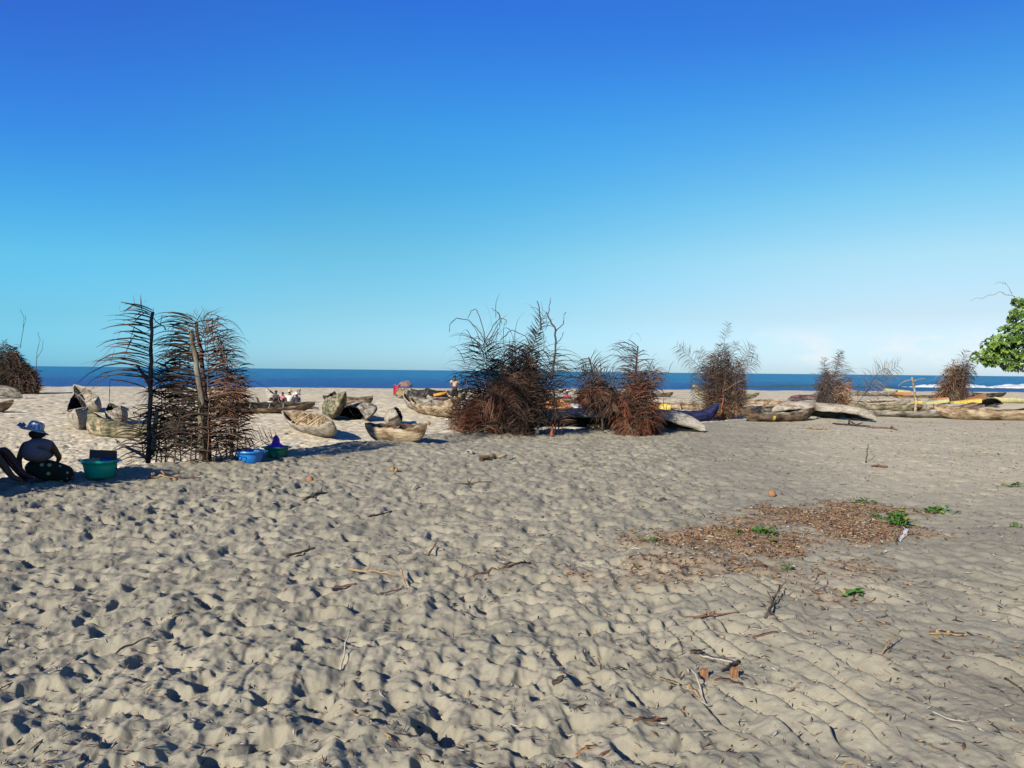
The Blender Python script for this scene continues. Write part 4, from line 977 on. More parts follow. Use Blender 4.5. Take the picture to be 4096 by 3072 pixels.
def hairdo(parent, c, r, rz=None):
    mb = MB(); rz = rz or r; rr = random.Random(3)
    rs = [[Vector(c) + V3(r * math.cos(2 * math.pi * j / 16) * math.sin(a), r * math.sin(2 * math.pi * j / 16) * math.sin(a), rz * math.cos(a)) * rr.uniform(.96, 1.05) for j in range(16)] for a in [math.pi * (i + .05) / 9 for i in range(9)]]
    mb.rings(rs); return mb.build('hair', HAIR, parent)
def person(px, py, yaw, label, shirt, legs=None, over=None, hatm=None, hatkw=None, hair=True, Y=None, dz=0, hands=True, scale=1.0, drop=(), group=None):
    p = ground_at(px, py) if Y is None else at(px, py, Y)
    p.z = hz(p.x, p.y, Y is None and p.y < 15) + dz
    R_ = empty('person', p, math.radians(yaw), label, 'person', group); R_.scale = (scale,) * 3
    nd = {k: (Vector(v[0]), v[1]) for k, v in SEAT.items()}
    if over:
        for k, v in over.items(): nd[k] = (Vector(v), nd[k][1]) if not isinstance(v[0], (tuple, list)) else (Vector(v[0]), v[1])
    ed = list(BE)
    if hands:
        for a, b, t in (('lw', 'le', 'L'), ('rw', 're', 'R')):
            d = (nd[a][0] - nd[b][0]).normalized(); hand(nd, ed, a, t, d, (0, 0.1, 1) if abs(d.z) < .8 else (0, 1, 0))
    skinmesh('body', nd, ed, SKIN, R_, 2 if py > 430 else 1)
    g = lambda k, r: (nd[k][0], r)
    if shirt:
        mid = lambda a, b, t: nd[a][0].lerp(nd[b][0], t)
        sn = dict(pelvis=(mid('pelvis', 'spine', .35), .158), spine=g('spine', .142), chest=g('chest', (.175, .135)), col=(mid('chest', 'neck', .55), .085), ls=g('ls', .078), l2=(mid('ls', 'le', .55), .068), rs=g('rs', .078), r2=(mid('rs', 're', .55), .068))
        skinmesh('shirt', sn, [('pelvis', 'spine'), ('spine', 'chest'), ('chest', 'col'), ('chest', 'ls'), ('ls', 'l2'), ('chest', 'rs'), ('rs', 'r2')], shirt, R_, 1)
    if legs:
        mid = lambda a, b, t: nd[a][0].lerp(nd[b][0], t); q1 = .95 if legs[1] == 'long' else .5
        e_ = 'la' if legs[1] == 'long' else 'lk'
        sn = dict(pelvis=g('pelvis', .16), w=(mid('pelvis', 'spine', .4), .15), lh=g('lh', .115), rh=g('rh', .115), lk=(g('lk', .085) if legs[1] == 'long' else (mid('lh', 'lk', .8), .09)), rk=(g('rk', .085) if legs[1] == 'long' else (mid('rh', 'rk', .8), .09)))
        ee = [('pelvis', 'w'), ('pelvis', 'lh'), ('pelvis', 'rh'), ('lh', 'lk'), ('rh', 'rk')]
        if legs[1] == 'long':
            sn['la'] = (mid('lk', 'la', .92), .062); sn['ra'] = (mid('rk', 'ra', .92), .062); ee += [('lk', 'la'), ('rk', 'ra')]
        skinmesh('trousers' if legs[1] == 'long' else 'shorts', sn, ee, legs[0], R_, 1)
    hd = nd['head'][0]; cr = nd['crown'][0]
    if hair: hairdo(R_, hd.lerp(cr, .55) + V3(0, -.018, .01), .088, .085)
    if hatm: hat(R_, cr + V3(0, 0, -.02), hatm, **(hatkw or {}))
    return R_

# woman in the blue hat
def dots_mat():
    m = mat('polka_wrap', [(0.004, 0.007, 0.004)], rough=0.9); nt = m.node_tree; N = nt.nodes; L = nt.links
    v = N.new('ShaderNodeTexVoronoi'); v.inputs['Scale'].default_value = 9; v.inputs['Randomness'].default_value = 0.35
    tc = N.new('ShaderNodeTexCoord'); L.new(tc.outputs['Object'], v.inputs['Vector'])
    r = N.new('ShaderNodeValToRGB'); r.color_ramp.interpolation = 'CONSTANT'; r.color_ramp.elements[0].color = (0.20, 0.26, 0.11, 1); r.color_ramp.elements[1].position = 0.24; r.color_ramp.elements[1].color = (0.006, 0.010, 0.006, 1)
    L.new(v.outputs['Distance'], r.inputs[0]); L.new(r.outputs[0], N['Principled BSDF'].inputs['Base Color']); return m
def plaid_mat():
    m = mat('blue_plaid', [(0.15, 0.2, 0.35)], rough=0.8); nt = m.node_tree; N = nt.nodes; L = nt.links
    tc = N.new('ShaderNodeTexCoord'); out = None
    for ax in ('X', 'Y'):
        w = N.new('ShaderNodeTexWave'); w.bands_direction = ax; w.inputs['Scale'].default_value = 7; w.inputs['Distortion'].default_value = 1.5; L.new(tc.outputs['Object'], w.inputs[0])
        if out is None: out = w.outputs['Fac']
        else:
            a = N.new('ShaderNodeMath'); a.operation = 'ADD'; L.new(out, a.inputs[0]); L.new(w.outputs['Fac'], a.inputs[1]); out = a.outputs[0]
    r = N.new('ShaderNodeValToRGB'); r.color_ramp.elements[0].position = 0.35; r.color_ramp.elements[0].color = (0.10, 0.16, 0.30, 1); r.color_ramp.elements[1].position = 1.0; r.color_ramp.elements[1].color = (0.42, 0.47, 0.48, 1)
    e = r.color_ramp.elements.new(0.62); e.color = (0.20, 0.27, 0.36, 1); mm = N.new('ShaderNodeMath'); mm.operation = 'MULTIPLY'; mm.inputs[1].default_value = 0.62; L.new(out, mm.inputs[0])
    L.new(mm.outputs[0], r.inputs[0]); L.new(r.outputs[0], N['Principled BSDF'].inputs['Base Color']); return m
DOTS = dots_mat(); PLAID = plaid_mat(); RIB = cloth('bow_ribbon', (0.07, 0.12, 0.28), (0.18, 0.24, 0.36))
ov = dict(pelvis=(.04, 0, .13), spine=(.02, .02, .33), chest=(.0, .03, .51), neck=(-.03, .05, .63), head=(-.05, .075, .70), crown=(-.055, .08, .775), nose=(-.10, .16, .70), ls=(-.19, .05, .545), le=(-.25, .0, .32), lw=(-.25, .06, .10),
          rs=(.20, .03, .545), re=(.27, .12, .34), rw=(.14, .30, .26), lh=(-.07, .04, .12), lk=(.12, .38, .13), la=(.34, .24, .07), lt=(.44, .20, .05), rh=(.14, .04, .12), rk=(.34, .26, .12), ra=(.42, .12, .06), rt=(.50, .10, .04))
R_ = person(36, 481, 0, 'woman in a blue checked sun hat sitting with her back to the sea path, polka dot wrap', None, over=ov, hair=False, scale=.93)
R_['label'] = 'seated woman in a blue checked sun hat, pale top and dark polka dot wrap'
hairdo(R_, (.0, .03, .685), .11, .07)
hat(R_, (-.05, .06, .75), PLAID, brim=.195, r=.108, h=.115, tilt=(-16, 13), wob=.035, bowm=RIB)
skinmesh('top', dict(a=(V3(.03, .02, .27), (.23, .20)), b=(V3(.01, .03, .47), (.24, .18)), c=(V3(.0, .035, .555), (.19, .13)), r=(V3(.15, .03, .54), .10), r2=(V3(.22, .06, .47), .075)), [('a', 'b'), ('b', 'c'), ('c', 'r'), ('r', 'r2')], cloth('pale_top_shaded', (0.08, 0.075, 0.095), (0.11, 0.10, 0.125)), R_, 2, 'a')  # pale top coloured dark grey to stand for the shade on it
skinmesh('wrap', dict(w=(V3(.03, .02, .38), (.20, .175)), p=(V3(.03, .02, .17), (.235, .22)), f=(V3(-.02, .06, .07), (.22, .2)), a=(V3(.27, .08, .12), (.16, .17)), b=(V3(.38, .11, .10), (.12, .14)), c=(V3(.48, .10, .07), (.07, .09))), [('w', 'p'), ('p', 'f'), ('p', 'a'), ('a', 'b'), ('b', 'c')], DOTS, R_, 2, 'p')
person(-29, 483, -90, 'person cut off by the left edge with a bare bent knee, facing the seated woman', cloth('brown_shirt', (0.05, 0.03, 0.02), (0.08, 0.05, 0.035)), (cloth('brown_shorts', (0.03, 0.02, 0.015), (0.05, 0.035, 0.025)), 'short'),
       over=dict(lw=(-.16, .55, .06), le=(-.22, .32, .28), lk=(-.12, .36, .42)))
# family lounging behind the long dark canoe
G1 = 'people resting among the canoes'
person(276.5, 404, 160, 'person with cropped dark hair leaning against the white prowed canoe', cloth('dark_shirt', (0.02, 0.02, 0.025), (0.04, 0.04, 0.05)), None, group=G1)
person(283, 404, 175, 'child in a red and white top beside the person in a cream hat', cloth('red_shirt', (0.25, 0.03, 0.03), (0.3, 0.2, 0.2), scale=20), None, scale=.88, group=G1)
STRAW = mat('straw_hat', [(0.28, 0.22, 0.12), (0.36, 0.29, 0.17)], scale=30, rough=0.9); WHITE = cloth('white_cloth', (0.32, 0.31, 0.28), (0.42, 0.41, 0.38)); PINK = cloth('pink_cloth', (0.40, 0.02, 0.10), (0.50, 0.03, 0.14)); CREAM = cloth('cream_hat', (0.36, 0.33, 0.26), (0.45, 0.42, 0.34))
person(289.5, 406, 10, 'person in a white shirt and straw hat, back turned, behind the dark canoe', WHITE, None, hatm=STRAW, hatkw=dict(brim=.17), scale=1.08, group=G1)
person(297, 407, 40, 'person in a cream sun hat with drooping brim beside the white shirt', cloth('dark_blue_shirt', (0.02, 0.025, 0.05), (0.03, 0.035, 0.08)), None, hatm=CREAM, hatkw=dict(brim=.24), scale=.95, group=G1)
def lying(px, py, yaw, label, shirt, kick=False):
    ov = dict(pelvis=(0, 0, .12), spine=(0, -.20, .12), chest=(0, -.40, .13), neck=(0, -.52, .15), head=(0, -.62, .18), crown=(0, -.70, .20), nose=(0, -.62, .10), ls=(-.17, -.44, .11), le=(-.26, -.55, .05), lw=(-.12, -.72, .05), rs=(.17, -.44, .11), re=(.26, -.55, .05), rw=(.12, -.72, .05),
              lh=(-.09, .05, .11), lk=(-.10, .46, .08), la=(-.10, .55, .46) if kick else (-.12, .88, .07), lt=(-.10, .66, .52) if kick else (-.12, 1.0, .05), rh=(.09, .05, .11), rk=(.10, .46, .08), ra=(.10, .62, .42) if kick else (.12, .88, .07), rt=(.10, .73, .46) if kick else (.12, 1.0, .05))
    return person(px, py, yaw, label, shirt, (cloth('teal_shorts', (0.05, 0.14, 0.15), (0.08, 0.2, 0.2)), 'short'), over=ov, group=G1)
lying(266, 405, 80, 'person lying face down in teal shorts with bare feet kicked up', WHITE, True)
lying(300, 409, -85, 'person lying in a pink patterned top beyond the bow of the dark canoe', cloth('pink_pattern', (0.3, 0.05, 0.1), (0.4, 0.3, 0.3), scale=25))
# three by the sea behind the yellow panels
person(548.5, 404, 10, 'person in a bright pink sun hat, only head showing above the sand', cloth('dark_shirt', (0.02, 0.02, 0.025)), None, hatm=PINK, hatkw=dict(brim=.20), group=G1)
person(567, 405, 0, 'person in a white sun hat and pink collar, only head showing above the sand', PINK, None, hatm=WHITE, hatkw=dict(brim=.20), group=G1)
person(579.5, 406, -60, 'bareheaded person in a pink shirt lifting one arm near the grey prow', PINK, None, over=dict(rw=(.20, .34, .72), re=(.28, .22, .45)), group=G1)
# man standing in the black canoe's lee
st_ = dict(pelvis=(0, 0, .93), spine=(0, .02, 1.12), chest=(0, .05, 1.32), neck=(.01, .08, 1.46), head=(.02, .12, 1.54), crown=(.02, .11, 1.63), nose=(.03, .21, 1.52), ls=(-.19, .04, 1.38), le=(-.25, .02, 1.10), lw=(-.24, .14, .88), rs=(.19, .04, 1.38), re=(.26, .08, 1.12), rw=(.10, .26, 1.0),
           lh=(-.10, .0, .90), lk=(-.11, .03, .48), la=(-.12, -.02, .09), lt=(-.13, .12, .03), rh=(.10, 0, .90), rk=(.12, .03, .48), ra=(.13, -.02, .09), rt=(.14, .12, .03))
person(454.5, 403, 195, 'man standing in a pale shirt and black trousers looking down beside the black canoe', cloth('pale_pink_shirt', (0.30, 0.24, 0.19), (0.36, 0.29, 0.24)), (cloth('black_trousers', (0.008, 0.008, 0.01), (0.015, 0.015, 0.018)), 'long'), over=st_, Y=44.0)

# ------------------------------------------------------------------ basins and their loads
def basin(px, py, r, h, col, col_rim, label, taper=.78):
    p = ground_at(px, py); p.z = hz(p.x, p.y) - .015
    R_ = empty('basin', p, 0, label, 'basin', 'plastic basins by the palm windbreak'); mb = MB()
    prof = [(r * taper * .9, 0), (r * taper, .012), (r * (taper + (1 - taper) * .55), h * .6), (r * .97, h * .93), (r * 1.0, h * .94), (r * 1.0, h * .82), (r * 1.012, h * .82), (r * 1.06, h), (r * 1.03, h * 1.012), (r * .96, h * .985), (r * (taper + .1), h * .5), (r * taper * .93, .03), (.01, .026)]
    lathe(mb, (0, 0, 0), prof, 36); mb.build('bowl', col, R_)
    for sg in (-1, 1):
        q = MB(); q.tube([V3(sg * r * 1.02, -.06, h * .93), V3(sg * r * 1.16, -.05, h * .95), V3(sg * r * 1.18, 0, h * .95), V3(sg * r * 1.16, .05, h * .95), V3(sg * r * 1.02, .06, h * .93)], .012, 6); q.build('handle', col_rim, R_)
    return p
PG = mat('green_plastic', [(0.0, 0.30, 0.20)], rough=0.35, spec=0.5); PB = mat('blue_plastic', [(0.012, 0.14, 0.44)], rough=0.35, spec=0.5); PG2 = mat('dark_green_plastic', [(0.01, 0.13, 0.085)], rough=0.4, spec=0.5)
p = basin(100, 477, .235, .25, PG, PB, 'bright green basin holding a cardboard flap, beside the seated woman')
CARD = mat('cardboard', [(0.05, 0.035, 0.025), (0.09, 0.065, 0.045)], scale=5, rough=0.9)
def thing1(name, mb, m, loc, label, cat, group=None, rz=0):
    o = mb.build(name, m); o.location = loc; o.rotation_euler = (0, 0, rz); setp(o, label, cat, group); return o
mb = MB(); mb.rings([[V3(-.19, .05 + .03 * i, .10 + .28 * i + .0), V3(.19 + .02 * (1 - i), .06 + .03 * i, .10 + .27 * i), V3(.19 + .02 * (1 - i), .07 + .03 * i, .10 + .27 * i), V3(-.19, .06 + .03 * i, .10 + .28 * i)] for i in (0, .5, 1)])
thing1('cardboard_flap', mb, CARD, p, 'brown cardboard flap standing up in the bright green basin', 'cardboard')
def heap(r, h, seed, n=26, sq=1.0):
    mb = MB(); rs = []
    for i in range(8):
        a = math.pi / 2 * (i / 7.2); ring = []
        for j in range(n):
            t = 2 * math.pi * j / n; k = 1 + .28 * mnoise.noise(V3(math.cos(t) * 2 + seed, math.sin(t) * 2, i * .45))
            ring.append(V3(r * math.cos(t) * math.cos(a) * k, r * sq * math.sin(t) * math.cos(a) * k, h * math.sin(a) * k))
        rs.append(ring)
    mb.rings(rs); return mb
thing1('string_bag', heap(.14, .08, 2), mat('beige_bag', [(0.22, 0.15, 0.08), (0.32, 0.24, 0.15)], scale=20, rough=.8), p + V3(-.04, -.03, .19), 'beige mesh bag lying in the bright green basin', 'bag')
thing1('blue_cloth', heap(.09, .08, 5), mat('deep_blue_cloth', [(0.01, 0.015, 0.16), (0.02, 0.03, 0.25)], scale=9), p + V3(.10, -.02, .20), 'dark blue cloth bundle in the bright green basin', 'cloth')
p = basin(250.5, 461, .235, .215, PB, PB, 'blue basin between the palm windbreak and the dark green basin')
thing1('blue_cloth', heap(.08, .12, 7), mat('light_blue_cloth', [(0.05, 0.17, 0.38), (0.10, 0.26, 0.46)], scale=9), p + V3(.12, -.02, .13), 'light blue cloth bundle in the blue basin', 'cloth')
p = basin(276.5, 456.5, .215, .20, PG2, PG2, 'dark green basin with purple cloth, rightmost of the basins')
thing1('purple_cloth', heap(.15, .10, 9), mat('purple_cloth', [(0.06, 0.02, 0.24), (0.11, 0.04, 0.36)], scale=9), p + V3(0, 0, .16), 'purple cloth spread in the dark green basin', 'cloth')
mb = heap(.07, .17, 12); thing1('purple_bag', mb, MATS['purple_cloth'], p + V3(-.01, .0, .22), 'peaked purple bag on top of the dark green basin', 'bag')
for k in range(2):
    mb = MB(); mb.tube([V3(.045 * math.cos(t * .52), .045 * math.sin(t * .52), .012 + .02 * math.sin(t * .52)) for t in range(13)], .006, 6)
    gp = ground_at(12 + 9 * k, 483.5); gp.z = hz(gp.x, gp.y) + .005
    o = thing1('wire_ring', mb, W_THW, gp, 'thin pale ring lying on sand before the seated woman', 'ring', 'pale rings in the sand')

# ------------------------------------------------------------------ gear among the canoes
def gear(name, mb, m, px, py, label, cat, dz=0, rz=0, Y=None, group=None):
    g = ground_at(px, py) if Y is None else at(px, py, Y)
    if Y is None: g.z += dz
    return thing1(name, mb, m, g, label, cat, group, rz)
mb = MB(); n = 10
for i in range(n):
    t = i / (n - 1); a = t * .9
    mb.v += [(.62 * t, .05 * math.sin(t * 9), .0 + .12 * t - .2 * t * (1 - t)), (.62 * t * .55, .04 * math.sin(t * 7), -.72 * (1 - t) * .95 - .0)]
    if i: k = 2 * i; mb.f.append((k - 2, k - 1, k + 1, k)); mb.m.append(0); mb.sm.append(True)
FL = empty('flag', at(393.5, 385, 47), 0, 'dark red flag hanging beside the canoe with pale yellow thwarts', 'flag')
f_ = mb.build('flag_cloth', cloth('flag_red', (0.22, 0.008, 0.02), (0.30, 0.012, 0.03)), FL); mb = MB(); mb.tube([V3(0, 0, .05), V3(.35, 0, -.15), V3(.9, .05, -.5)], .018, 5); mb.build('stick', BARK, FL)
gear('net_bundle', heap(.42, .34, 31, sq=.7), mat('net_brown', [(0.10, 0.06, 0.05), (0.17, 0.11, 0.09)], scale=12, bump=.5), 406, 386.5, 'pinkish brown bundle of netting on the canoe with pale yellow thwarts', 'bundle', Y=49)
mb = MB(); mb.tube([V3(-.35, 0, 0), V3(0, 0, .06), V3(.4, 0, .18)], [.08, .10, .07], 10); gear('rolled_mat', mb, mat('orange_roll', [(0.30, 0.13, 0.02), (0.42, 0.20, 0.03)], scale=8), 440, 395.5, 'orange yellow roll lying across the brown canoe', 'roll', Y=43)
mb = heap(.85, .36, 41, sq=.6); gear('orange_tarp', mb, mat('orange_cloth', [(0.40, 0.06, 0.02), (0.42, 0.20, 0.06), (0.5, 0.10, 0.03)], scale=3, rough=.9), 555, 413, 'orange red cloth heap behind the long white hull', 'cloth', rz=.1, Y=None, dz=.25)
for k, (a, b, c) in enumerate(((550, 404.5, 'taller yellow panel leaning right of the biggest palm heap'), (557.5, 405.5, 'lower yellow panel beside the taller one'))):
    mb = MB(); mb.box((0, 0, .16), (.5 - .04 * k, .05, .36 - .1 * k), jit=.03); gear('yellow_panel', mb, W_LIME, a, b, c, 'panel', Y=None, dz=.12 if k == 0 else .05, rz=.15 * k)
for k, a in enumerate((663, 669)):
    mb = MB(); mb.box((0, 0, 0), (.22 - .06 * k, .12, .30 - .1 * k), jit=.03); gear('float_block', mb, W_YEL, a, 407.5, ('bigger', 'smaller')[k] + ' yellow float inside the open canoe behind the navy one', 'float', Y=31.0)
# cross-tied post
Y0 = 36; pb = at(915, 418, Y0); pb.z = hz(pb.x, pb.y, False) - .05
R_ = empty('wooden_post', pb, 0, 'crooked wooden post with two thin side arms, left of the last palm clump', 'post')
pole(R_, [pb, at(916, 400, Y0), at(914, 388, Y0), at(912, 377, Y0)], .075, W_TAN)
pole(R_, [at(912.5, 379.5, Y0), at(905, 381, Y0), at(898, 386, Y0)], .025, W_TAN, 'arm')
pole(R_, [at(913, 381, Y0), at(920, 379, Y0), at(926, 378.5, Y0)], .02, W_TAN, 'arm')
# boards and scraps in the right hand jumble
for k, (a, b, yy, L_, h_, rz, m_, lb) in enumerate([(936, 402, 31, .9, .12, .15, W_LIME, 'cracked yellow board on the khaki canoe left of the upright bow'), (941, 399, 33, .5, .12, .1, mat('orange_board', [(0.24, 0.08, 0.035), (0.28, 0.15, 0.08)], scale=6, rough=.8), 'small orange board beside the upright pale bow'),
        (945, 406, 30, 1.5, .13, .04, W_WHITE, 'long pale board below the upright pale bow'), (966, 402.5, 31, 1.1, .16, .12, W_YEL, 'yellow painted board in the right jumble'), (974, 398.5, 33, .9, .14, .35, mat('orange_brown_board', [(0.28, 0.10, 0.03), (0.12, 0.06, 0.03)], scale=5), 'orange brown board sloping up beside the tipped khaki canoe'),
        (962, 407, 29.5, 1.0, .10, .25, W_BROWN, 'upper of two brown planks by the big scarred dugout'), (969, 409, 29, 1.0, .10, .28, W_PURPLE, 'lower of two brown planks by the big scarred dugout'),
        (897, 392, 80, 2.6, .5, -.1, W_LIME, 'far cream and lime board at the water edge'), (903, 394, 78, 1.6, .35, 0, MATS['orange_board'], 'far orange board at the water edge'), (917, 402.3, 45, .55, .14, 0, W_YEL, 'yellow block under the last palm clump')]):
    mb = MB(); mb.box((0, 0, 0), (L_, .3, h_), R=Matrix.Rotation(-rz, 3, 'Y'), jit=.02); gear('board', mb, m_, a, b, lb, 'board', Y=yy)
for k, (a, b, s_) in enumerate(((601, 428.5, .6), (618, 428.8, .55))):
    mb = heap(.45, .13, 50 + k, sq=.5); gear('sand_lump', mb, mat('dry_clay', [(0.20, 0.13, 0.07), (0.28, 0.19, 0.11)], scale=7), a, b, ('left', 'right')[k] + ' one of two tan blocks under the long white hull', 'block')

# ------------------------------------------------------------------ plants, driftwood, litter
GL = [mat('creeper_green', [(0.03, 0.10, 0.012), (0.075, 0.17, 0.03)], scale=12, rough=.5, spec=.4, trans=.2), mat('creeper_yellow', [(0.13, 0.17, 0.02), (0.20, 0.16, 0.02)], scale=12, rough=.5, trans=.2)]
def plant(px, py, w, d, h, n, label, seed, ls=.05, cat='plant', yl=.12):
    r = random.Random(seed); g = ground_at(px, py, True); R_ = empty('creeping_plant', g, 0, label, cat); mb = MB(); sm = MB()
    for i in range(n):
        x = r.gauss(0, w * .4); y = r.gauss(0, d * .4); z = hz(g.x + x, g.y + y) - g.z; e = max(0, 1 - (x / w) ** 2 - (y / d) ** 2)
        top = V3(x, y, z + .015 + h * e * r.uniform(.3, 1)); sm.tube([V3(x * .6, y * .6, z - .01), top], .003, 4)
        a = r.uniform(0, 6.28); L_ = ls * r.uniform(.6, 1.25); dd = V3(math.cos(a), math.sin(a), r.uniform(-.1, .5)).normalized(); sd = dd.cross(V3(r.uniform(-.3, .3), r.uniform(-.3, .3), 1)).normalized()
        mi = 1 if r.random() < yl else 0; up = sd.cross(dd) * (.12 * L_)
        mb.add([top, top + dd * L_ * .3 + sd * L_ * .42 + up, top + dd * L_ * .75 + sd * L_ * .32 + up, top + dd * L_, top + dd * L_ * .75 - sd * L_ * .32 + up, top + dd * L_ * .3 - sd * L_ * .42 + up], [(0, 1, 2, 3), (0, 3, 4, 5)], mi, False)
    mb.build('leaves', GL, R_); sm.build('stems', GL[0], R_)
plant(898, 525, .16, .16, .16, 75, 'largest green plant, a bushy mound at the litter patch edge', 1, .06)
plant(863, 503.5, .13, .08, .04, 26, 'small green plant at the far edge of the litter patch', 2)
plant(938, 513, .24, .14, .05, 40, 'spreading yellow green plant right of the bushy mound', 3, .06, yl=.3)
plant(1014, 487, .2, .1, .05, 24, 'yellow green creeper touching the right edge of the picture', 4, .06, yl=.4)
plant(851, 597, .09, .05, .03, 9, 'bright green sprig near the front, below the litter patch', 5, .065, yl=.3)
plant(876, 518, .16, .06, .03, 22, 'thin green weeds just left of the bushy mound', 6, .03)
plant(1016, 526, .12, .08, .04, 18, 'faint green tuft by the right edge below the creeper', 7, .03, yl=.3)
plant(645, 540, .08, .06, .04, 12, 'leftmost green sprig of the litter patch', 8, .055)
plant(738, 535, .09, .05, .04, 12, 'small sprig just left of the twin leafed creeper', 9, .05)
plant(764, 535, .15, .07, .06, 26, 'leafy creeper in the middle of the litter patch', 10, .06)
plant(772, 543, .06, .05, .05, 9, 'little sprig just in front of the middle creeper', 11, .05, yl=.3)
plant(786, 571, .06, .07, .03, 10, 'narrow sprig in front of the litter patch', 12, .04)
plant(652, 544, .1, .05, .02, 20, 'low grassy weeds beside the leftmost sprig', 13, .025)
plant(586, 468, .25, .08, .02, 24, 'thin yellowish weeds alone on open sand right of the log', 14, .03, yl=.6)

D_DARK = mat('drift_dark', [(0.02, 0.016, 0.013), (0.06, 0.05, 0.04)], scale=14, rough=.9, bump=.4); D_PALE = mat('drift_pale', [(0.20, 0.18, 0.14), (0.32, 0.29, 0.24)], scale=14, rough=.85, bump=.3)
D_STRAW = mat('drift_straw', [(0.15, 0.095, 0.045), (0.26, 0.18, 0.095)], scale=14, rough=.85, bump=.3); D_RUST = mat('drift_rust', [(0.07, 0.032, 0.018), (0.15, 0.07, 0.036)], scale=14, rough=.85, bump=.3); D_ORANGE = mat('husk_orange', [(0.15, 0.065, 0.028), (0.24, 0.13, 0.06)], scale=25, rough=.85)
def lay(p0, p1, r, m, label, name='driftwood_stick', cat='stick', bend=.0, flat=1.0, fork=0, up0=0.0, up1=0.0, seed=1, group=None, taper=.5, seg=9):
    """stick, strip or husk lying on the sand between two picture points"""
    a = ground_at(*p0, True); b = ground_at(*p1, True); a.z = hz(a.x, a.y) ; b.z = hz(b.x, b.y); rr = random.Random(seed); c = (a + b) / 2; c.z = hz(c.x, c.y)
    mb = MB(); d = (b - a); sd = V3(-d.y, d.x, 0).normalized(); pts = []
    for i in range(seg + 1):
        t = i / seg; p = a.lerp(b, t) + sd * bend * math.sin(math.pi * t) * d.length; gz = hz(p.x, p.y)
        z = max(gz, a.z + (b.z - a.z) * t) * .85 + gz * .15 + r * .8 * flat + up0 * (1 - t) + up1 * t
        pts.append(V3(p.x, p.y, z) - c + V3(rr.gauss(0, r * .35), rr.gauss(0, r * .35), 0))
    if flat < 1:
        vs = []
        for i, p in enumerate(pts):
            w = r * (1 - taper * abs(2 * i / seg - 1) ** 2); hgt = r * flat
            dd = (pts[min(i + 1, seg)] - pts[max(i - 1, 0)]).normalized(); s_ = dd.cross(V3(0, 0, 1)).normalized()
            vs.append([p - s_ * w + V3(0, 0, hgt * .7), p + V3(0, 0, hgt * .1), p + s_ * w + V3(0, 0, hgt * .6), p + s_ * w * .9 - V3(0, 0, hgt * .2), p - V3(0, 0, hgt), p - s_ * w * .9 - V3(0, 0, hgt * .1)])
        mb.rings(vs)
    else: mb.tube(pts, [r * (1 - taper * i / seg) * rr.uniform(.85, 1.15) for i in range(seg + 1)], 7)
    for f in range(fork):
        i = rr.randint(2, seg - 2); e = pts[i] + V3(rr.uniform(-.5, .5), rr.uniform(-.5, .5), rr.uniform(.05, .5)) * d.length * .3
        mb.tube([pts[i], pts[i].lerp(e, .5) + V3(0, 0, .004), e], [r * .55, r * .4, r * .2], 5)
    return thing1(name, mb, m, c, label, cat, group)
# the log and larger pieces
lay((478, 461), (507, 458), .058, W_TAN, 'thick brown log lying alone on the sand in mid distance', 'log', 'log', seed=2, taper=.6)
lay((391, 472.5), (398, 473), .035, D_STRAW, 'short sawn branch with an orange cut end', 'log', 'log', seed=3, taper=.1)
lay((509, 460), (516, 458.5), .012, mat('blue_rope', [(0.02, 0.10, 0.14)]), 'scrap of blue cord beside the log', 'cord', 'cord', fork=2, seed=4)
lay((349, 572.5), (398, 577.5), .011, D_STRAW, 'long straw coloured stalk lying level left of centre', bend=.02, fork=1, seed=5)
lay((470, 578), (514, 563), .012, D_RUST, 'long rusty palm strip slanting up to the right near centre', bend=-.05, flat=.5, seed=6)
lay((506, 571), (531, 565), .011, D_DARK, 'dark stick beside the long rusty palm strip', fork=1, seed=7)
lay((333, 588), (357, 588), .014, D_RUST, 'brown husk strip below the long straw coloured stalk', flat=.6, seed=8)
lay((400, 579), (407, 590), .008, D_STRAW, 'short straw coloured stub leaning upright', up0=.07, seed=9)
lay((380, 594), (402, 590), .009, D_RUST, 'thin rusty strip touching the leaning straw stub', flat=.5, seed=10)
lay((428, 556), (436, 549), .010, D_RUST, 'short dark red stick tilted up above the rusty strip', up1=.03, seed=11)
lay((304, 500), (327, 493), .022, D_DARK, 'dark broken branch with side shoots, left of centre', fork=3, seed=12)
lay((451, 485), (491, 483.5), .014, D_RUST, 'reddish fibre strand lying level below the log', fork=2, flat=.6, seed=13)
lay((368, 519), (392, 514), .014, D_DARK, 'forked dark stick above the straw coloured stalk', fork=2, seed=14)
lay((286, 555), (315, 549), .013, D_DARK, 'dark stick slanting up to the right on the left half', fork=1, seed=15)
lay((149, 477), (176, 480.5), .05, D_STRAW, 'flat straw coloured frond base below the palm windbreak', 'dry_frond', 'dry frond', flat=.35, fork=4, seed=16)
lay((172, 479), (200, 480), .02, D_RUST, 'dark tapering end of a frond right of the straw coloured one', 'dry_frond', 'dry frond', fork=3, flat=.5, seed=17)
lay((78, 644), (107, 643), .005, D_PALE, 'thin white curved twig in the left foreground', bend=.18, seed=18)
lay((116, 650), (158, 641), .006, D_DARK, 'long thin dark twig right of the white curved twig', bend=.1, seed=19)
lay((340, 670), (350, 649), .005, D_PALE, 'slim white reed standing tilted in the left centre foreground', 'reed', 'reed', up1=.10, seed=20, taper=.1)
lay((700, 656), (738, 663), .013, D_PALE, 'bleached white wood piece in the right foreground', seed=21, flat=.7, taper=.3)
lay((690, 654), (701, 653.5), .016, D_DARK, 'black charred lump touching the bleached wood piece', 'charred_wood', 'charred wood', seed=22, flat=.8)
lay((737, 662), (722, 676), .012, D_DARK, 'grey splintered stick bent down from the bleached wood piece', fork=2, seed=23)
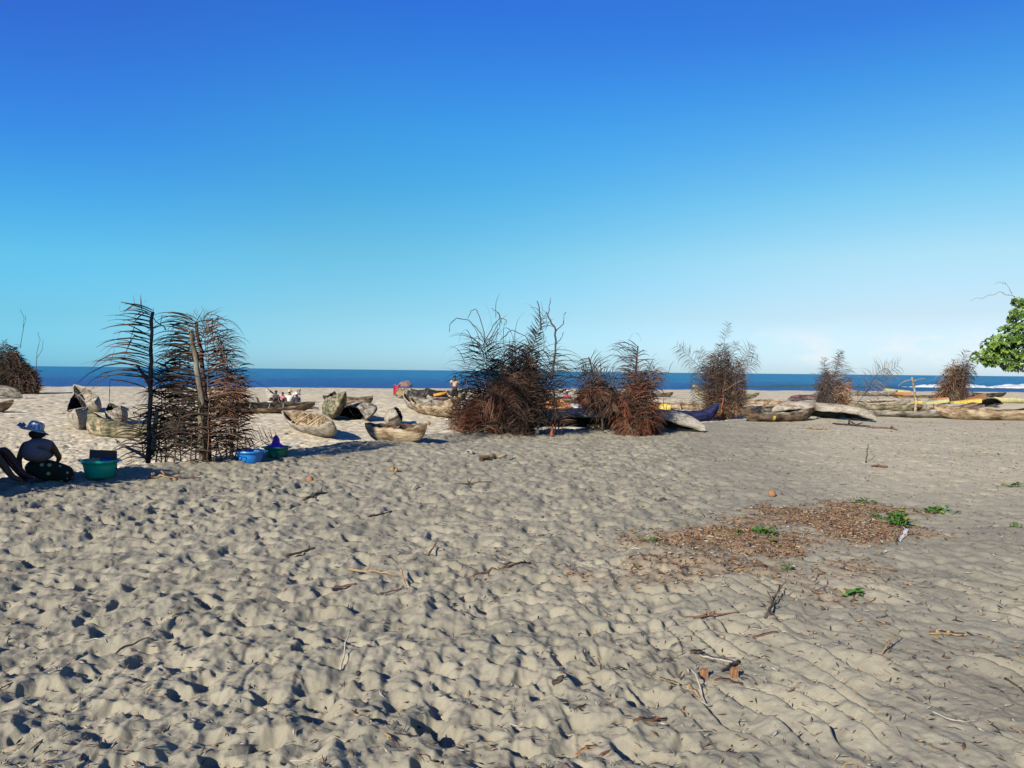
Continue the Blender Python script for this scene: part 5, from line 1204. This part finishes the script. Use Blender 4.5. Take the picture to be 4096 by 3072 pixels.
for k, (a, b, lb) in enumerate(((704, 679, 'orange husk chunk standing left of the grey splintered stick'), (734, 681, 'orange husk chunk standing right of the grey splintered stick'))):
    mb = MB()
    for j in range(6): mb.box((-.016 + .0065 * j, .003 * (j % 2), .022), (.006, .02, .046 + .009 * (j % 3)), jit=.002)
    g = ground_at(a, b, True); thing1('coconut_husk', mb, D_ORANGE, g, lb, 'husk')
lay((661, 679), (679, 690), .009, D_STRAW, 'pale split stalk slanting down at the left of the debris cluster', seed=25, flat=.7)
lay((686, 688), (699, 698), .009, D_STRAW, 'second pale split stalk just right of the first', seed=26, flat=.7)
lay((691, 680), (706, 708), .006, D_PALE, 'long grey straw stalk crossing the debris cluster', up0=.06, seed=27)
lay((714, 686.5), (742, 688), .011, D_RUST, 'red brown bark strip right of the grey straw stalk', flat=.5, seed=28)
lay((742, 689), (775, 697), .004, D_PALE, 'fine pale stem trailing from the red brown bark strip', bend=-.08, seed=29)
lay((634, 724), (666, 717), .012, D_RUST, 'flat brown bark sliver in front of the debris cluster', flat=.5, fork=1, seed=30)
lay((575, 748), (594, 747), .011, D_ORANGE, 'small orange wood chip nearest the bottom edge', 'wood_chip', 'wood chip', flat=.8, seed=31)
lay((553, 688), (562, 686), .014, D_DARK, 'dark nut husk left of the debris cluster', 'nut_husk', 'husk', flat=.9, seed=32)
lay((684, 617), (738, 618), .008, D_RUST, 'long reddish twig lying level above the debris cluster', fork=3, bend=.03, seed=33)
lay((766, 622), (780, 596), .010, D_DARK, 'dark upright root tangle in front of the litter patch', 'root_tangle', 'root', fork=6, up1=.06, seed=34)
lay((748, 637), (778, 638), .011, D_RUST, 'rusty strip lying level below the root tangle', flat=.5, seed=35)
lay((738, 630), (768, 633), .009, D_PALE, 'pale strip lying level just above the rusty one', flat=.6, seed=36)
lay((929, 633), (964, 637), .026, D_STRAW, 'fibrous straw coloured palm sheath in the right foreground', 'palm_sheath', 'husk', flat=.4, fork=2, bend=.12, seed=37)
lay((880, 656), (900, 645), .006, D_STRAW, 'forked twig sticking up from the sand on the right', fork=3, up1=.09, seed=38)
lay((1005, 681), (1026, 702), .006, D_DARK, 'curved rusty twig at the right edge', bend=.12, fork=1, seed=39)
lay((931, 713), (978, 722), .004, D_PALE, 'thin bent stem near the lower right corner', bend=-.3, seed=40)
lay((916, 533), (962, 539), .014, D_STRAW, 'long straw coloured leaf stalk right of the bushy plant', flat=.5, seed=41)
lay((897, 545), (914, 534), .010, D_DARK, 'grey kinked driftwood below the bushy plant', fork=1, bend=.1, seed=42)
lay((832, 424), (870, 427), .07, D_DARK, 'dark fallen frond on the sand below the slim palm clump', 'dry_frond', 'dry frond', flat=.4, fork=4, seed=43)
lay((868, 428), (897, 430), .06, D_RUST, 'rusty scattered frond end right of the dark fallen one', 'dry_frond', 'dry frond', flat=.35, fork=5, seed=44)
lay((807, 429), (826, 430), .06, D_STRAW, 'straw coloured leaf scraps below the pale upturned hull', 'dry_frond', 'dry frond', flat=.3, fork=4, seed=45)
lay((872, 466), (886, 468), .04, D_RUST, 'brown curled leaf right of the upright forked twig', 'dry_frond', 'dry frond', flat=.5, fork=2, seed=46)
lay((866, 462), (868, 461), .012, D_DARK, 'upright forked twig alone on the smooth sand at right', 'forked_twig', 'twig', up1=.30, fork=2, seed=47)
lay((900, 541), (908, 531), .02, cloth('white_paper', (0.4, 0.4, 0.4)), 'crumpled white scrap under the bushy plant', 'paper_scrap', 'scrap', flat=.6, up1=.02, seed=48)
lay((623, 552), (641, 553), .010, D_PALE, 'pale stick over a dark one at the left of the litter patch', seed=49)
lay((722, 532), (760, 531), .011, D_STRAW, 'pale straw strip lying across the middle of the litter patch', flat=.5, seed=50)
lay((700, 537), (728, 541), .009, D_PALE, 'white split stick in the left part of the litter patch', seed=51)
lay((786, 546), (806, 550), .012, D_STRAW, 'broad straw strip at the near right of the litter patch', flat=.5, seed=52)
lay((736, 551), (748, 556), .008, D_PALE, 'white forked stick in the centre of the litter patch', fork=1, seed=53)
lay((735, 568), (768, 568), .009, D_RUST, 'rusty orange strip in front of the litter patch', flat=.5, seed=54)
lay((318, 459), (335, 459.5), .016, D_STRAW, 'pale stick lying right of the dark green basin', fork=1, seed=55)
lay((465, 452), (472, 454), .03, D_PALE, 'white and black shell scrap left of the log', 'shell', 'shell', flat=.7, up1=.03, seed=56)
lay((411, 490), (417, 487), .022, D_PALE, 'grey folded leaf over a rusty one, standing up', 'dry_leaf', 'leaf', flat=.6, up1=.04, seed=57)
def nut(px, py, r, m, label, name='coconut', cat='coconut'):
    g = ground_at(px, py, True); mb = MB(); rs = []
    for i in range(10):
        a = -math.pi / 2 + math.pi * (i + .03) / 9.1
        rs.append([V3(r * math.cos(a) * math.cos(t) * 1.05, r * math.cos(a) * math.sin(t), r * (math.sin(a) + .75)) * (1 + .06 * mnoise.noise(V3(math.cos(t), math.sin(t), a) * 2)) for t in [2 * math.pi * j / 14 for j in range(14)]])
    mb.rings(rs); thing1(name, mb, m, g, label, cat)
nut(772, 496.5, .048, D_ORANGE, 'round brown coconut alone on smooth sand at right')
nut(310, 480.5, .05, D_ORANGE, 'brown knobbly nut below the blue basin', 'nut', 'nut')
nut(428.5, 425, .09, D_ORANGE, 'orange husk on the lower beach left of the big palm heap', 'husk_ball', 'husk')
nut(663, 503, .05, D_DARK, 'dark clod left of the coconut above the litter patch', 'clod', 'clod')

# small twigs, chips and husks scattered by the hundred
rt = random.Random(77); protos = []
for k in range(9):
    mb = MB(); L_ = rt.uniform(.07, .16); kind = k % 3
    if kind == 0: mb.tube([V3(-L_ / 2, 0, .004), V3(-L_ * .1, .008, .010), V3(L_ * .3, -.006, .008), V3(L_ / 2, 0, .003)], [.0035, .004, .003, .002], 5); mb.tube([V3(0, .004, .008), V3(L_ * .2, .03, .016)], [.0025, .0015], 4)
    elif kind == 1: mb.rings([[V3(x, -w, .004 + c), V3(x, 0, .001 + c), V3(x, w, .006 + c), V3(x, 0, .010 + c)] for x, w, c in ((-L_ / 2, .002, 0), (-L_ * .2, .007, .004), (L_ * .2, .008, .003), (L_ / 2, .002, 0))])
    else: mb.tube([V3(-L_ / 2, -.01, .003), V3(-L_ * .2, .012, .012), V3(L_ * .1, .006, .018), V3(L_ * .4, -.012, .01)], [.003, .0045, .004, .002], 5)
    me = mb; protos.append((me, kind))
PM = [D_DARK, D_PALE, D_STRAW, D_RUST, D_DARK]; cache = {}
gl = 'small dry twig or husk chip lying loose on the sand'
pts = []
while len(pts) < 230:
    y = 3.0 + 11 * rt.random() ** 1.5; x = y * rt.uniform(-.7, .72)
    wgt = 0.35 + 0.65 * math.exp(-((x - .2 * y - .4) / 1.6) ** 2)
    if rt.random() < wgt: pts.append((x, y))
Zs = Hf(np.array([p[0] for p in pts]), np.array([p[1] for p in pts]))
for (x, y), z in zip(pts, Zs):
    k = rt.randrange(len(protos)); mi = rt.randrange(5)
    if (k, mi) not in cache:
        o = protos[k][0].build('dry_twig', PM[mi]); cache[(k, mi)] = o
    else:
        o = cache[(k, mi)].copy(); COL.objects.link(o)
    sc_ = rt.uniform(.35, .95) * (1 + y * .03); o.location = (x, y, z + .001); o.scale = (sc_,) * 3
    o.rotation_euler = (rt.uniform(-.25, .25), rt.uniform(-.3, .3), rt.uniform(0, 6.28)); setp(o, gl, 'twig', 'small twigs and chips strewn over the sand')
def chips(name, P, smin, smax, label, seed, mats, thick=.28):
    r = np.random.RandomState(seed); n = len(P); Z = Hf(P[:, 0], P[:, 1])
    L_ = r.uniform(smin, smax, n) * (1 + P[:, 1] * .045); W = L_ * r.uniform(.08, thick, n); a = r.uniform(0, np.pi, n); ti = r.normal(0, .32, n); ri = r.normal(0, .6, n)
    d = np.stack([np.cos(a) * np.cos(ti), np.sin(a) * np.cos(ti), np.sin(ti)], 1); s_ = np.stack([-np.sin(a), np.cos(a), ri], 1)
    c = np.stack([P[:, 0], P[:, 1], Z + .003 + np.abs(np.sin(ti)) * L_ * .4 + r.uniform(0, .008, n)], 1); up = np.array([0, 0, 1.0]) * (W * .35)[:, None]
    q = [c - d * L_[:, None] / 2, c + s_ * W[:, None] / 2, c + d * L_[:, None] / 2, c - s_ * W[:, None] / 2, c + up, c - up]
    V = np.stack(q, 1).reshape(-1, 3); b = np.arange(n)[:, None] * 6
    fs = np.array([(0, 1, 4), (1, 2, 4), (2, 3, 4), (3, 0, 4), (1, 0, 5), (2, 1, 5), (3, 2, 5), (0, 3, 5)])
    T = (b[:, :, None] + fs[None]).reshape(-1, 3).astype(np.int32)
    me = bpy.data.meshes.new(name); me.vertices.add(len(V)); me.vertices.foreach_set('co', V.astype(np.float32).ravel()); me.loops.add(T.size); me.loops.foreach_set('vertex_index', T.ravel())
    me.polygons.add(len(T)); me.polygons.foreach_set('loop_start', np.arange(0, T.size, 3, dtype=np.int32)); me.polygons.foreach_set('loop_total', np.full(len(T), 3, np.int32))
    for m in mats: me.materials.append(m)
    me.polygons.foreach_set('material_index', np.repeat(r.randint(0, len(mats), n), 8).astype(np.int32)); me.update(calc_edges=True)
    o = bpy.data.objects.new(name, me); COL.objects.link(o); setp(o, label, 'litter', None, 'stuff')
r = np.random.RandomState(5)
X = r.uniform(-.8, 7, 150000); Yy = r.uniform(4.2, 11.5, 150000); mk = litter_mask(X, Yy); keep = r.rand(150000) < mk * .50
P = np.stack([X[keep], Yy[keep]], 1)[:26000]
q_ = r.rand(150000) < 0.035 * np.exp(-((X - 2.3) / 2.2) ** 2 - ((Yy - 7.0) / 2.0) ** 2) * (0.3 + vn(X * 2, Yy * 2, 55)); P = np.concatenate([P, np.stack([X[q_], Yy[q_]], 1)])
chips('leaf_litter', P, .015, .06, 'brown patch of dry leaf and husk litter on the right of the sand', 6, [D_RUST, D_RUST, D_STRAW, D_DARK, D_STRAW, D_STRAW, D_RUST, D_ORANGE, D_PALE, mat('drift_brown', [(0.10, 0.055, 0.03), (0.17, 0.10, 0.055)], scale=30)])
y = 2.9 + 24 * r.rand(52000) ** 1.6; u = r.uniform(-.75, .75, 52000); x = u * y
dens = .25 + .75 * np.clip(vn(x * .9, y * .9, 66) * 1.6 - .4, 0, 1) * (0.45 + 0.75 * np.exp(-((x - .2 * y) / 1.8) ** 2)); keep = (r.rand(52000) < dens * .6) & (y < np.interp(x, RX, RY) + 1)
y2 = r.uniform(7, 27, 16000); x2 = y2 * r.uniform(-.6, .75, 16000); k2 = (y2 < np.interp(x2, RX, RY) + .5) & (r.rand(16000) < (.18 + .5 * sst((x2 + 1) / 6)) * np.clip(vn(x2 * .8, y2 * .8, 67) * 2 - .5, .1, 1))
chips('loose_debris', np.concatenate([np.stack([x[keep], y[keep]], 1), np.stack([x2[k2], y2[k2]], 1)]), .008, .05, 'fine dry plant scraps sprinkled all over the foreground sand', 7, [D_DARK, D_DARK, D_STRAW, D_RUST, D_PALE, F_BROWN], .2)
